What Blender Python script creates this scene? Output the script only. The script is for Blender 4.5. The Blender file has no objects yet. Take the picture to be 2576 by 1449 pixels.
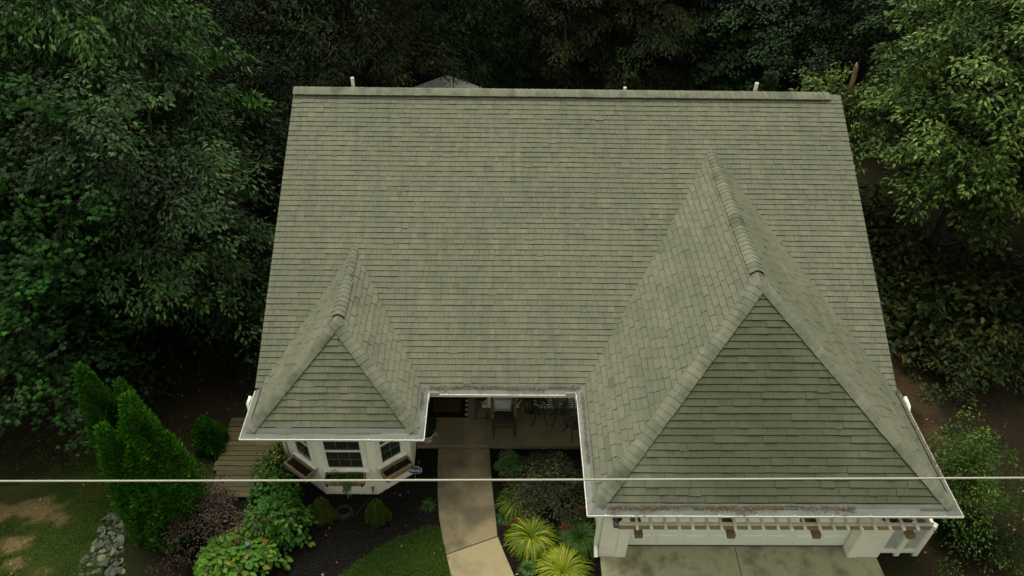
import bpy, bmesh, math, random
import numpy as np
from mathutils import Vector, Matrix

sc = bpy.context.scene
COL = sc.collection
rad = math.radians

# ------------------------------------------------------------------ camera
CAM_H = 15.7
cam_d = bpy.data.cameras.new("camera")
cam_d.sensor_width = 36.0
cam_d.lens = 1900.15 / 2576 * 36.0
cam_d.clip_end = 1000
cam = bpy.data.objects.new("camera", cam_d)
COL.objects.link(cam)
_r = Vector((0.999892, -0.005093, 0.013785))
_u = Vector((-0.007007, 0.659281, 0.751864))
_f = Vector((0.012917, 0.751879, -0.659175))
m = Matrix((( _r.x, _u.x, -_f.x, 0), (_r.y, _u.y, -_f.y, 0), (_r.z, _u.z, -_f.z, CAM_H), (0, 0, 0, 1)))
cam.matrix_world = m
sc.camera = cam

# ------------------------------------------------------------------ world, sun, exposure
SUN_EL = 70.0      # hazy sun behind the house, slightly from the left
world = bpy.data.worlds.new("World")
sc.world = world
world.use_nodes = True
wn, wl = world.node_tree.nodes, world.node_tree.links
bg = wn["Background"]
sky = wn.new("ShaderNodeTexSky")
sky.sky_type = 'NISHITA'
sky.sun_disc = False
sky.sun_elevation = rad(SUN_EL)
sky.sun_rotation = rad(-18)
sky.air_density = 1.0
sky.dust_density = 4.0
bw = wn.new("ShaderNodeRGBToBW")
tintn = wn.new("ShaderNodeMix"); tintn.data_type = 'RGBA'; tintn.blend_type = 'MULTIPLY'
tintn.inputs[0].default_value = 1.0
tintn.inputs[7].default_value = (1.0, 1.0, 0.82, 1)      # even grey overcast
wl.new(sky.outputs[0], bw.inputs[0])
wl.new(bw.outputs[0], tintn.inputs[6])
wl.new(tintn.outputs[2], bg.inputs[0])
bg.inputs[1].default_value = 0.15
sun_d = bpy.data.lights.new("sun", 'SUN')
sun_d.energy = 0.55
sun_d.angle = rad(35)
sun_d.color = (1.0, 0.98, 0.84)
sun = bpy.data.objects.new("sun", sun_d)
COL.objects.link(sun)
_sd = Vector((-0.30 * math.cos(rad(SUN_EL)), 0.954 * math.cos(rad(SUN_EL)), math.sin(rad(SUN_EL))))
sun.rotation_euler = _sd.to_track_quat('Z', 'Y').to_euler()
sc.view_settings.view_transform = 'Standard'
sc.view_settings.look = 'None'
sc.view_settings.exposure = 1.08
sc.view_settings.gamma = 1.0
sc.cycles.max_bounces = 6
sc.cycles.diffuse_bounces = 3
sc.cycles.glossy_bounces = 2
sc.cycles.transmission_bounces = 3
sc.cycles.transparent_max_bounces = 4

# ------------------------------------------------------------------ helpers: materials
def new_mat(name):
    mt = bpy.data.materials.new(name)
    mt.use_nodes = True
    return mt, mt.node_tree.nodes, mt.node_tree.links, mt.node_tree.nodes["Principled BSDF"]

def flat(name, col, rough=0.6, metal=0.0, spec=0.5, var=0.0, scale=6.0):
    mt, n, l, b = new_mat(name)
    b.inputs['Roughness'].default_value = rough
    b.inputs['Metallic'].default_value = metal
    b.inputs['Specular IOR Level'].default_value = spec
    if var > 0:
        tc = n.new("ShaderNodeTexCoord")
        no = n.new("ShaderNodeTexNoise"); no.inputs['Scale'].default_value = scale; no.inputs['Detail'].default_value = 6
        l.new(tc.outputs['Object'], no.inputs['Vector'])
        rp = n.new("ShaderNodeValToRGB")
        rp.color_ramp.elements[0].position = 0.3; rp.color_ramp.elements[1].position = 0.7
        rp.color_ramp.elements[0].color = tuple(c * (1 - var) for c in col) + (1,)
        rp.color_ramp.elements[1].color = tuple(min(1, c * (1 + var * .6)) for c in col) + (1,)
        l.new(no.outputs[0], rp.inputs[0]); l.new(rp.outputs[0], b.inputs['Base Color'])
    else:
        b.inputs['Base Color'].default_value = tuple(col) + (1,)
    return mt

def mixn(n, l, a, b, fac, mode='MIX'):
    x = n.new("ShaderNodeMix"); x.data_type = 'RGBA'; x.blend_type = mode
    for sock, v in ((x.inputs[0], fac), (x.inputs[6], a), (x.inputs[7], b)):
        if isinstance(v, (int, float)): sock.default_value = v
        elif isinstance(v, tuple): sock.default_value = v + (1,) if len(v) == 3 else v
        else: l.new(v, sock)
    return x.outputs[2]

def noise(n, l, scale, detail=5, rough=.55, vec=None, stretch=None):
    tc = n.new("ShaderNodeTexCoord")
    src = tc.outputs['Object']
    if stretch:
        mp = n.new("ShaderNodeMapping"); mp.inputs['Scale'].default_value = stretch
        l.new(src, mp.inputs[0]); src = mp.outputs[0]
    no = n.new("ShaderNodeTexNoise")
    no.inputs['Scale'].default_value = scale; no.inputs['Detail'].default_value = detail; no.inputs['Roughness'].default_value = rough
    l.new(src, no.inputs['Vector'])
    return no.outputs[0]

def ramp(n, l, v, p0, p1, c0=(0, 0, 0), c1=(1, 1, 1)):
    r = n.new("ShaderNodeValToRGB")
    r.color_ramp.elements[0].position = p0; r.color_ramp.elements[1].position = p1
    r.color_ramp.elements[0].color = c0 + (1,); r.color_ramp.elements[1].color = c1 + (1,)
    l.new(v, r.inputs[0])
    return r.outputs[0]

def attr(n, name):
    a = n.new("ShaderNodeAttribute"); a.attribute_name = name
    return a.outputs['Fac']

def leaf_mat(name, c0, c1, rough=.45, spec=.5, trans=.25, dry=None):
    """leaf colour runs from c0 to c1 with each leaf's own tint; a few leaves are dry"""
    mt, n, l, b = new_mat(name)
    t = attr(n, "tint")
    col = mixn(n, l, c0, c1, t)
    oi = n.new("ShaderNodeObjectInfo")
    k = ramp(n, l, oi.outputs['Random'], 0, 1, (.82, .86, .80), (1.12, 1.06, 1.1))
    col = mixn(n, l, col, k, 1.0, 'MULTIPLY')
    if dry:
        d = ramp(n, l, t, .965, .975)
        col = mixn(n, l, col, dry, d)
    l.new(col, b.inputs['Base Color'])
    b.inputs['Roughness'].default_value = rough
    b.inputs['Specular IOR Level'].default_value = spec
    if trans > 0:
        tr = n.new("ShaderNodeBsdfTranslucent"); l.new(col, tr.inputs[0])
        ms = n.new("ShaderNodeMixShader"); ms.inputs[0].default_value = trans
        l.new(b.outputs[0], ms.inputs[1]); l.new(tr.outputs[0], ms.inputs[2])
        l.new(ms.outputs[0], n["Material Output"].inputs[0])
    return mt

def bump(n, l, b, h, strength=.3, dist=.02):
    bp = n.new("ShaderNodeBump"); bp.inputs['Strength'].default_value = strength; bp.inputs['Distance'].default_value = dist
    l.new(h, bp.inputs['Height']); l.new(bp.outputs[0], b.inputs['Normal'])

# ------------------------------------------------------------------ helpers: objects and meshes
def thing(name, label, cat, loc=(0, 0, 0), rz=0.0, group=None):
    o = bpy.data.objects.new(name, None); COL.objects.link(o)
    o.empty_display_size = .2
    o.location = loc; o.rotation_euler = (0, 0, rz)
    tag(o, label, cat, group)
    return o

def tag(o, label=None, cat=None, group=None, kind=None):
    if label: o["label"] = label
    if cat: o["category"] = cat
    if group: o["group"] = group
    if kind: o["kind"] = kind
    return o

class MB:
    def __init__(s): s.v = []; s.f = []; s.t = []
    def add(s, vs, fs, tint=.5):
        k = len(s.v); s.v += [tuple(q) for q in vs]; s.f += [tuple(i + k for i in f) for f in fs]; s.t += [tint] * len(vs)
    def box(s, x0, x1, y0, y1, z0, z1, tint=.5):
        s.add([(x0, y0, z0), (x1, y0, z0), (x1, y1, z0), (x0, y1, z0), (x0, y0, z1), (x1, y0, z1), (x1, y1, z1), (x0, y1, z1)],
              [(0, 3, 2, 1), (4, 5, 6, 7), (0, 1, 5, 4), (1, 2, 6, 5), (2, 3, 7, 6), (3, 0, 4, 7)], tint)
    def obox(s, c, ax, ay, az, hx, hy, hz, tint=.5):
        c, ax, ay, az = Vector(c), Vector(ax), Vector(ay), Vector(az)
        P = [c + ax * (sx * hx) + ay * (sy * hy) + az * (sz * hz) for sz in (-1, 1) for sx, sy in ((-1, -1), (1, -1), (1, 1), (-1, 1))]
        s.add(P, [(0, 3, 2, 1), (4, 5, 6, 7), (0, 1, 5, 4), (1, 2, 6, 5), (2, 3, 7, 6), (3, 0, 4, 7)], tint)
    def bar(s, a, b, w, h, up=(0, 0, 1), tint=.5):
        a, b = Vector(a), Vector(b); d = (b - a); L = d.length; d.normalize()
        sd = d.cross(Vector(up))
        if sd.length < 1e-4: sd = d.cross(Vector((1, 0, 0)))
        sd.normalize(); u2 = sd.cross(d)
        s.obox((a + b) / 2, d, sd, u2, L / 2, w / 2, h / 2, tint)
    def tube(s, pts, r, n=8, tint=.5, cap=True):
        pts = [Vector(q) for q in pts]; k0 = len(s.v)
        rs = r if isinstance(r, (list, tuple)) else [r] * len(pts)
        prev = None
        for i, q in enumerate(pts):
            d = (pts[min(i + 1, len(pts) - 1)] - pts[max(i - 1, 0)]).normalized()
            if prev is None:
                a = d.cross(Vector((0, 0, 1)))
                if a.length < .05: a = d.cross(Vector((1, 0, 0)))
            else:
                a = prev - d * prev.dot(d)
            a.normalize(); prev = a; b = d.cross(a)
            for j in range(n):
                an = 2 * math.pi * j / n
                s.v.append(tuple(q + (a * math.cos(an) + b * math.sin(an)) * rs[i])); s.t.append(tint)
        for i in range(len(pts) - 1):
            for j in range(n):
                a0 = k0 + i * n + j; a1 = k0 + i * n + (j + 1) % n
                s.f.append((a0, a1, a1 + n, a0 + n))
        if cap:
            s.f.append(tuple(k0 + j for j in range(n))[::-1]); s.f.append(tuple(k0 + (len(pts) - 1) * n + j for j in range(n)))
    def lathe(s, prof, c=(0, 0, 0), n=20, tint=.5, cap=True):
        k0 = len(s.v)
        for r, z in prof:
            for j in range(n):
                an = 2 * math.pi * j / n
                s.v.append((c[0] + r * math.cos(an), c[1] + r * math.sin(an), c[2] + z)); s.t.append(tint)
        for i in range(len(prof) - 1):
            for j in range(n):
                a0 = k0 + i * n + j; a1 = k0 + i * n + (j + 1) % n
                s.f.append((a0, a1, a1 + n, a0 + n))
        if cap:
            s.f.append(tuple(k0 + j for j in range(n))[::-1]); s.f.append(tuple(k0 + (len(prof) - 1) * n + j for j in range(n)))
    def prism(s, poly, z0, z1, tint=.5):
        n = len(poly)
        P = [(x, y, z0) for x, y in poly] + [(x, y, z1) for x, y in poly]
        s.add(P, [tuple(range(n))[::-1], tuple(range(n, 2 * n))] + [(i, (i + 1) % n, n + (i + 1) % n, n + i) for i in range(n)], tint)
    def slab(s, poly3, t, tint=.5):
        n = len(poly3)
        P = [tuple(q) for q in poly3] + [(q[0], q[1], q[2] - t) for q in poly3]
        s.add(P, [tuple(range(n)), tuple(range(n, 2 * n))[::-1]] + [(i, n + i, n + (i + 1) % n, (i + 1) % n) for i in range(n)], tint)
    def build(s, name, mat, parent=None, smooth=False, bevel=0.0):
        me = bpy.data.meshes.new(name)
        me.from_pydata(s.v, [], s.f)
        a = me.attributes.new("tint", 'FLOAT', 'POINT'); a.data.foreach_set("value", np.array(s.t, dtype=np.float32))
        if isinstance(mat, (list, tuple)):
            for q in mat: me.materials.append(q)
        else:
            me.materials.append(mat)
        if smooth: me.polygons.foreach_set("use_smooth", [True] * len(me.polygons))
        me.update()
        o = bpy.data.objects.new(name, me); COL.objects.link(o)
        if parent: o.parent = parent
        if bevel > 0:
            md = o.modifiers.new("bevel", 'BEVEL'); md.width = bevel; md.segments = 2; md.limit_method = 'ANGLE'
        return o

def np_mesh(name, V, F, tint, mat, fmat=None):
    """mesh from numpy: V (n,3), F (m,k), tint (n,)"""
    me = bpy.data.meshes.new(name)
    k = F.shape[1]
    me.vertices.add(len(V)); me.vertices.foreach_set("co", V.astype(np.float32).ravel())
    me.loops.add(F.size); me.loops.foreach_set("vertex_index", F.astype(np.int32).ravel())
    me.polygons.add(len(F))
    me.polygons.foreach_set("loop_start", np.arange(0, F.size, k, dtype=np.int32))
    me.polygons.foreach_set("loop_total", np.full(len(F), k, dtype=np.int32))
    a = me.attributes.new("tint", 'FLOAT', 'POINT'); a.data.foreach_set("value", tint.astype(np.float32))
    for q in (mat if isinstance(mat, (list, tuple)) else [mat]): me.materials.append(q)
    me.update(calc_edges=True)
    return me

def link(name, me, parent=None):
    o = bpy.data.objects.new(name, me); COL.objects.link(o)
    if parent: o.parent = parent
    return o

def dup(root, loc, rz=0.0, scale=None, label=None):
    r = root.copy(); COL.objects.link(r); r.location = loc; r.rotation_euler = (0, 0, rz)
    if scale: r.scale = scale
    if label: r["label"] = label
    for ch in list(root.children):
        c = ch.copy(); COL.objects.link(c); c.parent = r
        for g in ch.children:
            d = g.copy(); COL.objects.link(d); d.parent = c
    return r

# ------------------------------------------------------------------ helpers: leaves
def unit(a): return a / np.maximum(np.linalg.norm(a, axis=1, keepdims=True), 1e-9)

STAR = []
for ang, rr in ((0, 1), (24, .5), (52, .85), (80, .42), (115, .55), (165, .22), (195, .22), (245, .55), (280, .42), (308, .85), (336, .5)):
    STAR.append((math.cos(rad(ang)) * rr * .55 + .35, math.sin(rad(ang)) * rr * .62))

def leaf_arrays(P, A, N, L, W, shape, rng, tint):
    A = unit(A); N = N - A * (N * A).sum(1, keepdims=True); N = unit(N); S = np.cross(A, N)
    n = len(P); L = L[:, None]; W = W[:, None]
    if shape == 'star':
        vs = [P + A * L * .35 + N * L * .05]
        for x, y in STAR: vs.append(P + A * L * x + S * L * y - N * L * .12 * (abs(y) * 2) ** 2)
        k = len(vs); V = np.stack(vs, 1).reshape(-1, 3)
        base = np.arange(n)[:, None, None] * k
        tri = np.array([(0, i, i % (k - 1) + 1) for i in range(1, k)])[None]
        F = (base + tri).reshape(-1, 3)
    elif shape == 'ovate':
        f = .16
        vs = [P, P + A * L * .28 + S * W * .42 + N * W * f, P + A * L * .62 + S * W * .42 + N * W * f, P + A * L - N * L * .12,
              P + A * L * .62 - S * W * .42 + N * W * f, P + A * L * .28 - S * W * .42 + N * W * f]
        k = 6; V = np.stack(vs, 1).reshape(-1, 3)
        base = np.arange(n)[:, None, None] * k
        F = (base + np.array([(0, 1, 2), (0, 2, 3), (0, 3, 4), (0, 4, 5)])[None]).reshape(-1, 3)
    else:
        vs = [P, P + A * L * .45 + S * W * .5 + N * W * .15, P + A * L - N * L * .1, P + A * L * .45 - S * W * .5 + N * W * .15]
        k = 4; V = np.stack(vs, 1).reshape(-1, 3)
        base = np.arange(n)[:, None, None] * k
        F = (base + np.array([(0, 1, 2), (0, 2, 3)])[None]).reshape(-1, 3)
    return V, F, np.repeat(tint, k)

def lumpy(rng, D, amp=.25, k=7):
    o = np.ones(len(D))
    for _ in range(k):
        w = rng.normal(size=3) * 2.6; o += amp / math.sqrt(k) * np.cos(D @ w + rng.uniform(0, 6.28)) * 1.3
    return o

def clumps(rng, n, r, shell=.45, up=.25, amp=.25, zmin=-1.0):
    D = unit(rng.normal(size=(n * 3, 3)) + np.array([0, 0, up]))
    D = D[D[:, 2] > zmin][:n]
    rr = lumpy(rng, D, amp) * (shell ** 3 + (1 - shell ** 3) * rng.uniform(size=len(D))) ** (1 / 3)
    return D * rr[:, None] * np.array(r), D

def boughs(rng, nb, per, r, blen=1.25, bwid=.75, drop=.45, shell=.45, amp=.22, zmin=-.9, thick=.10):
    """spray centres lying on flat drooping boughs, so that the crown is layered with dark gaps"""
    D = unit(rng.normal(size=(nb * 4, 3)) + np.array([0, 0, .15])); D = D[D[:, 2] > zmin]
    rr = (shell ** 3 + (1 - shell ** 3) * rng.uniform(size=len(D))) ** (1 / 3) * lumpy(rng, D, amp)
    C = D * rr[:, None] * np.array(r)
    keep = []
    for i in range(len(C)):                       # spread them out, closer together up and down than sideways
        if all(np.linalg.norm((C[i] - C[j]) * np.array([.75, .75, 1.5])) > .78 * blen * .85 for j in keep): keep.append(i)
        if len(keep) >= nb: break
    C, D = C[keep], D[keep]; n = len(C)
    idx = np.repeat(np.arange(n), per); m_ = len(idx)
    out = D * np.array([1, 1, 0]) + rng.normal(size=D.shape) * np.array([.3, .3, 0]); out = unit(out + 1e-6); side = np.stack([-out[:, 1], out[:, 0], np.zeros(n)], 1)
    size = rng.uniform(.65, 1.25, n)
    s_ = rng.uniform(-.65, 1.0, m_); w = rng.uniform(-1, 1, m_) * (1 - .55 * np.abs(s_))
    P = C[idx] + out[idx] * (s_ * blen * size[idx])[:, None] + side[idx] * (w * bwid * size[idx])[:, None]
    P[:, 2] += -drop * size[idx] * (np.clip(s_, 0, 1) ** 2 + .6 * w ** 2) + rng.normal(size=m_) * thick
    Dn = unit(D[idx] * .6 + out[idx] * .5 + side[idx] * w[:, None] * .4)
    return P, Dn, idx

def spray_leaves(rng, C, D, per, cr, L, W, droop=.5, jitter=.5, shape='rhomb', bidx=None, flat_=.35):
    n = len(C); idx = np.repeat(np.arange(n), per); m_ = len(idx)
    ang = rng.uniform(0, 2 * math.pi, m_); rr = np.sqrt(rng.uniform(0.02, 1, m_))
    size = (cr * rng.uniform(.6, 1.3, n))[idx]
    off = np.stack([np.cos(ang) * rr, np.sin(ang) * rr, np.zeros(m_)], 1)
    # tilt each spray plane a little outward
    out = D[idx] * np.array([1, 1, .25])
    off3 = off * size[:, None]
    off3[:, 2] += -(off * out).sum(1) * size * .55 - droop * .5 * size * rr ** 2 + rng.normal(size=m_) * size * flat_ * .5
    P = C[idx] + off3
    A = off * 1.0 + out * .5 + np.array([0, 0, -droop]) + rng.normal(size=(m_, 3)) * jitter * .7
    N = np.array([0, 0, 1.0]) + out * .35 + rng.normal(size=(m_, 3)) * jitter * .55
    ct = rng.uniform(0, 1, n)
    if bidx is not None: ct = .5 * ct + .5 * rng.uniform(0, 1, bidx.max() + 1)[bidx]
    tint = np.clip(1.3 * (ct[idx] * .62 + rng.uniform(0, .38, m_)) ** 2.8, 0, 1)
    tint[rng.uniform(size=m_) < .003] = .99
    tint = np.where(tint < .98, tint * .95, .99)
    return leaf_arrays(P, A, N, L * rng.uniform(.7, 1.25, m_), W * rng.uniform(.75, 1.2, m_), shape, rng, tint)

def cat(parts):
    V, F, T, k = [], [], [], 0
    for v, f, t in parts:
        V.append(v); F.append(f + k); T.append(t); k += len(v)
    return np.concatenate(V), np.concatenate(F), np.concatenate(T)

def trunk_mesh(name, mat, h, r, targets, rng, lean=.2):
    b = MB()
    top = Vector((rng.uniform(-lean, lean), rng.uniform(-lean, lean), h))
    pts = [Vector((0, 0, -.1)), Vector((0, 0, h * .02)), top * .35 + Vector((.08, -.05, 0)), top * .7, top]
    b.tube(pts, [r * 1.5, r * 1.05, r * .85, r * .6, r * .3], 10)
    for t in targets:
        t = Vector(t); k = rng.uniform(.45, .95); s = top * k
        mid = s.lerp(t, .5) + Vector((0, 0, .12 * (t - s).length))
        rr = r * .32 * rng.uniform(.7, 1.2)
        b.tube([s, s.lerp(mid, .6), mid, t], [rr, rr * .8, rr * .55, rr * .18], 6)
    o = b.build(name, mat, None, smooth=True)
    me = o.data; bpy.data.objects.remove(o)
    return me

def fbm(X, Y, seed, f=1.0, o=4):
    rg = np.random.default_rng(seed); v = np.zeros(len(X)); a = 1.0
    for _ in range(o):
        for _ in range(3):
            w = rg.normal(size=2) * f; v += a * np.sin(X * w[0] + Y * w[1] + rg.uniform(0, 6.28)) / 3
        f *= 2.1; a *= .6
    return v

# ------------------------------------------------------------------ materials
def shingle_mat():
    mt, n, l, b = new_mat("roof_shingle")
    t = attr(n, "tint")
    c = n.new("ShaderNodeValToRGB"); cr = c.color_ramp
    cr.elements[0].position = 0; cr.elements[0].color = (0.1159, 0.1201, 0.0966, 1)
    cr.elements[1].position = 1; cr.elements[1].color = (0.1898, 0.1848, 0.1394, 1)
    e = cr.elements.new(.35); e.color = (0.1462, 0.1495, 0.1184, 1)
    e = cr.elements.new(.7); e.color = (0.168, 0.168, 0.131, 1)
    l.new(t, c.inputs[0])
    gr = noise(n, l, 90, 3, .7)                                     # mineral granules
    col = mixn(n, l, c.outputs[0], ramp(n, l, gr, .3, .7, (.80, .81, .80), (1.17, 1.16, 1.15)), 1.0, 'MULTIPLY')
    al = noise(n, l, 1.1, 6, .6, stretch=(1, .35, .35))             # algae staining in long patches
    col = mixn(n, l, col, (.088, .100, .072), mixn(n, l, (0, 0, 0), ramp(n, l, al, .50, .78), .65))
    st = noise(n, l, 5.5, 4, .7, stretch=(1, .12, .12))             # streaks down the slope
    col = mixn(n, l, col, ramp(n, l, st, .3, .75, (.80, .81, .79), (1.07, 1.06, 1.02)), 1.0, 'MULTIPLY')
    col = mixn(n, l, col, (0.0588, 0.0672, 0.04032), attr(n, "dirt"))
    l.new(col, b.inputs['Base Color'])
    b.inputs['Roughness'].default_value = .92; b.inputs['Specular IOR Level'].default_value = .2
    bump(n, l, b, gr, .25, .006)
    return mt
M_SH = shingle_mat()
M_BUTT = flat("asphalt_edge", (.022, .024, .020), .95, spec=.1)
M_CAP = None
def cap_mat():
    mt, n, l, b = new_mat("ridge_shingle")
    t = attr(n, "tint")
    col = mixn(n, l, (0.1176, 0.1235, 0.09492), (0.1638, 0.1663, 0.1277), t)
    al = noise(n, l, 1.7, 6, .65)
    col = mixn(n, l, col, (.060, .068, .052), mixn(n, l, (0, 0, 0), ramp(n, l, al, .48, .68), .85))
    gr = noise(n, l, 90, 3, .7)
    col = mixn(n, l, col, ramp(n, l, gr, .3, .7, (.85, .85, .85), (1.12, 1.12, 1.1)), 1.0, 'MULTIPLY')
    l.new(col, b.inputs['Base Color']); b.inputs['Roughness'].default_value = .92; b.inputs['Specular IOR Level'].default_value = .2
    return mt
M_CAP = cap_mat()
M_VENT = flat("ridge_vent_plastic", (.012, .013, .012), .8)
def wall_mat():
    mt, n, l, b = new_mat("white_wall_paint")
    a = noise(n, l, 1.3, 5, .6); c = noise(n, l, 9, 4, .6, stretch=(1, 1, .12))
    col = mixn(n, l, (.80, .80, .70), (.85, .845, .75), ramp(n, l, a, .3, .7))
    col = mixn(n, l, col, (.55, .54, .44), mixn(n, l, (0, 0, 0), ramp(n, l, c, .58, .85), .35))
    l.new(col, b.inputs['Base Color']); b.inputs['Roughness'].default_value = .6
    return mt
M_WALL = wall_mat()
M_TRIM = flat("white_trim_paint", (.78, .78, .70), .45, var=.10, scale=4)
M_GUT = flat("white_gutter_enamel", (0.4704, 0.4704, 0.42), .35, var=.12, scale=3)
def guard_mat():
    mt, n, l, b = new_mat("gutter_guard_metal")
    a = noise(n, l, 2.2, 6, .65); c = noise(n, l, 14, 4, .6)
    col = mixn(n, l, (0.1386, 0.1495, 0.1445), (0.21, 0.2184, 0.2016), ramp(n, l, a, .3, .7))
    col = mixn(n, l, col, (.15, .15, .12), mixn(n, l, (0, 0, 0), ramp(n, l, c, .55, .8), .5))
    l.new(col, b.inputs['Base Color']); b.inputs['Roughness'].default_value = .5; b.inputs['Metallic'].default_value = .15
    return mt
M_GUARD = guard_mat()
M_GLASS = flat("dark_window_glass", (.018, .024, .020), .06, spec=.6)
M_BLACK = flat("black_iron", (.014, .014, .014), .45)
M_SEAL = flat("black_rubber", (.012, .012, .012), .8)
M_DOOR = flat("garage_door_enamel", (.76, .80, .76), .4, var=.06, scale=3)
def wood_mat(name, c0, c1, dark):
    mt, n, l, b = new_mat(name)
    a = noise(n, l, 7, 6, .65, stretch=(.25, 1, 1)); t = attr(n, "tint")
    col = mixn(n, l, c0, c1, t)
    col = mixn(n, l, col, dark, mixn(n, l, (0, 0, 0), ramp(n, l, a, .42, .75), .75))
    l.new(col, b.inputs['Base Color']); b.inputs['Roughness'].default_value = .85
    bump(n, l, b, a, .3, .01)
    return mt
M_DECK = wood_mat("weathered_deck_wood", (0.042, 0.03444, 0.01764), (0.1134, 0.084, 0.03192), (0.021, 0.01848, 0.01176))
M_BOX = wood_mat("planter_wood", (0.168, 0.1134, 0.0714), (0.2772, 0.21, 0.1386), (0.0714, 0.0462, 0.0294))
M_RAFT = wood_mat("painted_rafter_wood", (.72, .69, .54), (.80, .77, .62), (.46, .41, .29))
M_BEAM = wood_mat("peeling_beam_wood", (0.21, 0.1638, 0.105), (0.2856, 0.2268, 0.1512), (0.0924, 0.0672, 0.042))
M_BRACK = wood_mat("wet_bracket_wood", (0.1176, 0.0798, 0.042), (0.252, 0.168, 0.0798), (0.0462, 0.03024, 0.01848))
def concrete(name, c0, c1, stain, lo, hi, amt, sc_=1.2, moss=None):
    mt, n, l, b = new_mat(name)
    a = noise(n, l, 26, 6, .7); s = noise(n, l, sc_, 7, .62)
    col = mixn(n, l, c0, c1, ramp(n, l, a, .3, .7))
    col = mixn(n, l, col, stain, mixn(n, l, (0, 0, 0), ramp(n, l, s, lo, hi), amt))
    if moss:
        q = noise(n, l, 2.4, 6, .6)
        col = mixn(n, l, col, moss, mixn(n, l, (0, 0, 0), ramp(n, l, q, .55, .7), .5))
    l.new(col, b.inputs['Base Color']); b.inputs['Roughness'].default_value = .85
    bump(n, l, b, a, .2, .006)
    return mt
M_CONC_N = concrete("clean_path_concrete", (0.2226, 0.1781, 0.09912), (0.273, 0.2201, 0.1243), (0.126, 0.09912, 0.05544), .50, .72, .7, 1.6)
M_CONC_F = concrete("dirty_path_concrete", (0.1554, 0.1226, 0.07056), (0.2184, 0.1722, 0.09912), (0.0714, 0.05796, 0.03612), .42, .60, .9, .95)
M_CONC_P = concrete("porch_concrete", (0.1848, 0.1554, 0.0924), (0.2268, 0.1848, 0.1092), (0.084, 0.07728, 0.05208), .40, .62, .8, .9)
M_CONC_D = concrete("driveway_concrete", (0.3108, 0.3108, 0.2058), (0.3864, 0.378, 0.2604), (0.1344, 0.105, 0.0546), .48, .66, .8, 1.7, (0.1428, 0.1512, 0.0798))
def ground_mat():
    mt, n, l, b = new_mat("bare_ground")
    a = noise(n, l, .35, 7, .6); c = noise(n, l, 18, 6, .75); g = noise(n, l, .8, 6, .65)
    col = mixn(n, l, (0.01008, 0.00714, 0.0042), (0.0252, 0.0168, 0.00924), ramp(n, l, a, .35, .65))
    col = mixn(n, l, col, (.012, .022, .005), mixn(n, l, (0, 0, 0), ramp(n, l, g, .48, .62), .7))
    col = mixn(n, l, col, ramp(n, l, c, .3, .72, (.55, .55, .55), (1.5, 1.45, 1.35)), 1.0, 'MULTIPLY')
    col = mixn(n, l, col, mixn(n, l, (0.04032, 0.0252, 0.0126), (0.0798, 0.04872, 0.02436), ramp(n, l, c, .3, .7)), attr(n, "tint"))
    l.new(col, b.inputs['Base Color']); b.inputs['Roughness'].default_value = .95; b.inputs['Specular IOR Level'].default_value = .15
    bump(n, l, b, c, .6, .05)
    return mt
M_GROUND = ground_mat()
def lawn_mat():
    mt, n, l, b = new_mat("lawn_thatch")
    a = noise(n, l, .9, 7, .62); c = noise(n, l, 35, 5, .75)
    col = mixn(n, l, (.016, .032, .005), (.033, .046, .009), ramp(n, l, a, .4, .62))
    col = mixn(n, l, col, (.055, .038, .018), mixn(n, l, (0, 0, 0), ramp(n, l, noise(n, l, 1.7, 6, .6), .55, .68), .6))
    col = mixn(n, l, col, ramp(n, l, c, .3, .72, (.5, .5, .5), (1.5, 1.5, 1.4)), 1.0, 'MULTIPLY')
    l.new(col, b.inputs['Base Color']); b.inputs['Roughness'].default_value = .95; b.inputs['Specular IOR Level'].default_value = .15
    dirt_ = mixn(n, l, (.082, .062, .028), (.18, .135, .062), ramp(n, l, noise(n, l, 9, 6, .7), .3, .7))
    dirt_ = mixn(n, l, dirt_, ramp(n, l, c, .3, .72, (.7, .7, .7), (1.2, 1.2, 1.2)), 1.0, 'MULTIPLY')
    at = attr(n, "tint")
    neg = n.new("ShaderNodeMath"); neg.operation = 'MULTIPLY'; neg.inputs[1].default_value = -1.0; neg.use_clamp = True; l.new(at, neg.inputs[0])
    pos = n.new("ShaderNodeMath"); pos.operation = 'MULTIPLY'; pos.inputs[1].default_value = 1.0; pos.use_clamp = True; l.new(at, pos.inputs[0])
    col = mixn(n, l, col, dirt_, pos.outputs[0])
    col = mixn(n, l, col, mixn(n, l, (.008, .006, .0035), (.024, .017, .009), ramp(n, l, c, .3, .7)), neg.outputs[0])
    l.new(col, b.inputs['Base Color'])
    bump(n, l, b, c, .6, .04)
    return mt
M_LAWN = lawn_mat()
M_SOIL = flat("bare_clay", (.16, .10, .048), .95, spec=.1, var=.45, scale=5)
M_CLAY = flat("red_clay", (.085, .042, .018), .95, spec=.1, var=.5, scale=3)
M_MULCH = flat("black_mulch", (0.0063, 0.005712, 0.005208), .95, spec=.12, var=.6, scale=30)
M_BARK = flat("tree_bark", (0.0504, 0.04032, 0.03024), .9, spec=.2, var=.5, scale=7)
M_STUB = flat("pale_dead_wood", (.23, .165, .10), .9, spec=.2, var=.35, scale=6)

# ------------------------------------------------------------------ ground
def sheet(name, poly, z, mat, kind='structure'):
    b = MB(); b.add([(x, y, z) for x, y in poly], [tuple(range(len(poly)))], 0.0)
    o = b.build(name, mat); tag(o, kind=kind); return o

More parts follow.
